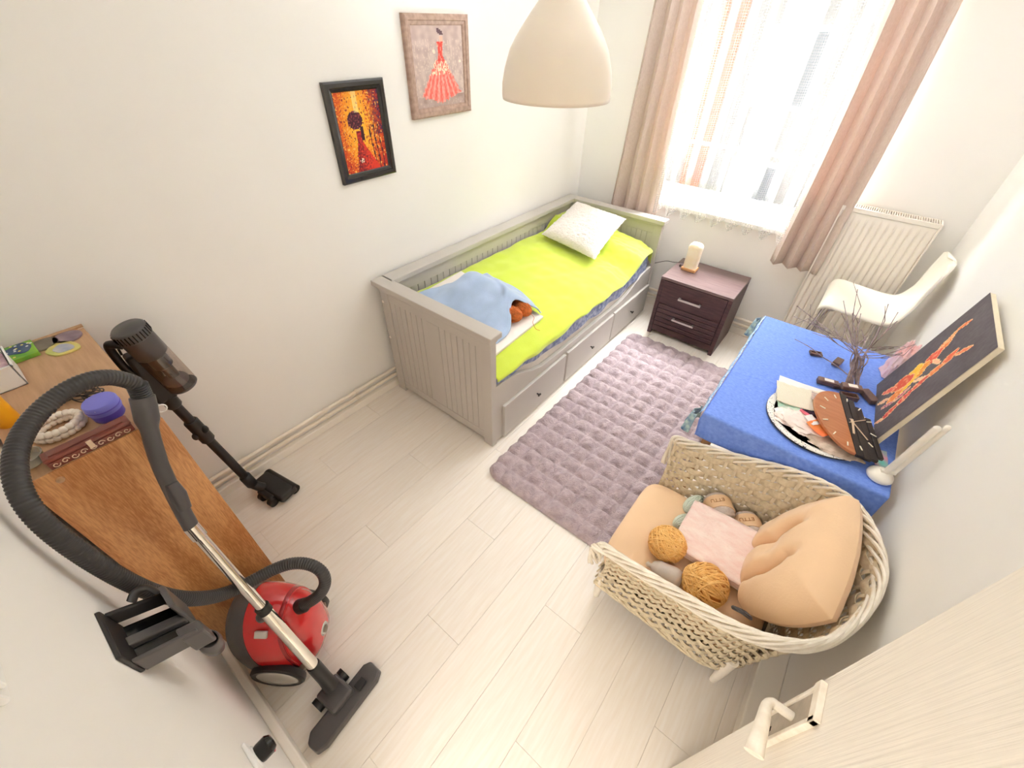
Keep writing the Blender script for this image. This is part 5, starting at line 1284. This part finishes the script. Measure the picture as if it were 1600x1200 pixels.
MB().tube([T0.lerp(T1, .53), T0.lerp(T1, .99)], .0205, 24).build('outer_tube', TC, t, smooth=True, angle=60)
MB().tube([T0.lerp(T1, .98), T1, V(-.815, -.055, .125), V(-.79, -.055, .085)], [.024, .025, .025, .028], 20).build('swivel_neck', BLKP, t, smooth=True, angle=60)
hm = frame(V(-.72, -.056, 0), V(.10, -1, 0), V(0, 0, 1))      # local x along the head
poly = [(-.155, -.028), (-.13, -.045), (.13, -.045), (.158, -.02), (.155, .03), (.12, .045), (-.12, .045), (-.152, .03)]
MB(hm).prism(poly, lambda x, y: (x, y, .006), lambda x, y: (x*.97, y*.9, .038)).build('floor_head', GRYP, t, bevel=.006, seg=3)
MB(hm).box((-.048, -.105, .022), (.048, .0, .064)).build('joint_cover', GRYP, t, bevel=.012, seg=3)
MB(hm).box((-.095, -.012, .036), (-.055, .018, .052)).build('pedal', BLKP, t, bevel=.003)
for x_ in (-.068, .048): MB(hm).tube([(x_, -.085, .026), (x_ + .02, -.085, .026)], .026, 20).build('wheel', BLKP, t, smooth=True, angle=50)
fixnormals([o for o in bpy.data.objects if o.name.startswith('floor_head')][-1])
ring = [(-1.285 + .0*k, .055 + .012*math.cos(2*PI*k/16), 1.17 + .012*math.sin(2*PI*k/16)) for k in range(16)]
MB().tube(ring, .002, 6, closed=True).build('hanging_ring', PVC, t, smooth=True)

# ---------------------------------------------------------------- black wall bracket, switch, socket with plug
t = thing('wall_bracket', (-.83, YN, .90), 'black plastic vacuum bracket fixed to the white near wall', 'bracket')
def prof_plate():
    b = MB(); pts = []
    for k in range(13):
        a = k/12; pts.append((-.90 + .15*a, .93 + .12*(1 - a) + .012*math.sin(a*PI)))
    return pts
MB().box((-.905, YN, .955), (-.765, YN + .012, 1.045)).build('wall_plate', BLKP, t, bevel=.004)
MB().box((-.905, YN + .012, .985), (-.895, -.135, 1.03)).build('side_arm', BLKP, t, bevel=.003)
MB().box((-.775, YN + .012, .955), (-.765, -.115, 1.01)).build('side_arm', GRYP, t, bevel=.003)
MB().box((-.852, YN + .012, .965), (-.826, -.13, .985)).build('centre_rib', GRYP, t, bevel=.003)
MB().box((-.895, YN + .012, .955), (-.775, -.13, .965)).build('tray_floor', DKG, t)
MB().box((-.91, -.135, .93), (-.835, -.118, 1.05)).build('front_flap', GRYP, t, bevel=.004)
MB().box((-.80, -.16, .925), (-.762, -.10, 1.005)).build('end_block', GRYP, t, bevel=.006)
MB().tube(cr([(-.905, -.20, 1.035), (-.915, -.18, 1.05), (-.91, -.15, 1.06), (-.895, -.14, 1.045)], 5), .010, 10).build('hook', BLKP, t, smooth=True)
MB().lathe([(.0, 0), (.022, 0), (.032, .012), (.034, .05), (.028, .07), (.024, .07), (.028, .05), (.026, .016), (0, .008)], 28, (-.80, -.135, .845), (.15, .2, 1)).build('tool_cup', GRYP, t, smooth=True, angle=50)
MB().box((-.815, -.16, .895), (-.785, -.11, .93)).build('cup_clip', GRYP, t, bevel=.004)
for o in list(t.children):                    # the bracket slopes down away from the wall
    for v_ in o.data.vertices:
        dy = v_.co.y + W[t.name].y - W[o.name].y*0 - YN if o.parent is t else 0
        v_.co.y -= dy*.36; v_.co.z -= dy*.85; v_.co.x -= dy*.35
t = thing('light_switch', (-.575, YN, 1.40), 'white light switch on the near wall at the photo edge', 'switch')
MB().box((-.60, YN, 1.40), (-.53, YN + .010, 1.48)).build('plate', PVC, t, bevel=.004)
MB().box((-.590, YN + .010, 1.415), (-.54, YN + .016, 1.465)).build('rocker', PVC, t, bevel=.003)
t = thing('wall_socket', (-.635, YN, .46), 'white wall socket low on the near wall behind the black plug', 'socket')
MB().box((-.675, YN, .465), (-.595, YN + .010, .545)).build('plate', PVC, t, bevel=.004)
MB().lathe([(0, .010), (.030, .010), (.030, .014), (0, .014)], 28, (-.635, YN, .505), (0, 1, 0)).build('outlet', PVC, t, smooth=True, angle=40)
t = thing('black_plug', (-.635, YN + .014, .475), 'black mains plug in the socket near the floor head', 'plug')
MB().lathe([(0, .0), (.024, .0), (.026, .006), (.026, .030), (.018, .040), (0, .042)], 12, (-.635, YN + .014, .505), (0, 1, 0)).build('body', DKG, t, smooth=True, angle=30)
0 and MB().tube(cr([(-.635, YN + .05, .505), (-.628, YN + .062, .495), (-.625, YN + .06, .46), (-.63, YN + .04, .40), (-.64, YN + .034, .2), (-.65, YN + .035, .09)], 6), .004, 8).build('cord', CAB, t, smooth=True)
MB().ell((-.615, YN + .045, .498), (.006, .004, .006), 10, 6).build('indicator', mat('pink_led', (206, 110, 120), .4), t, smooth=True)
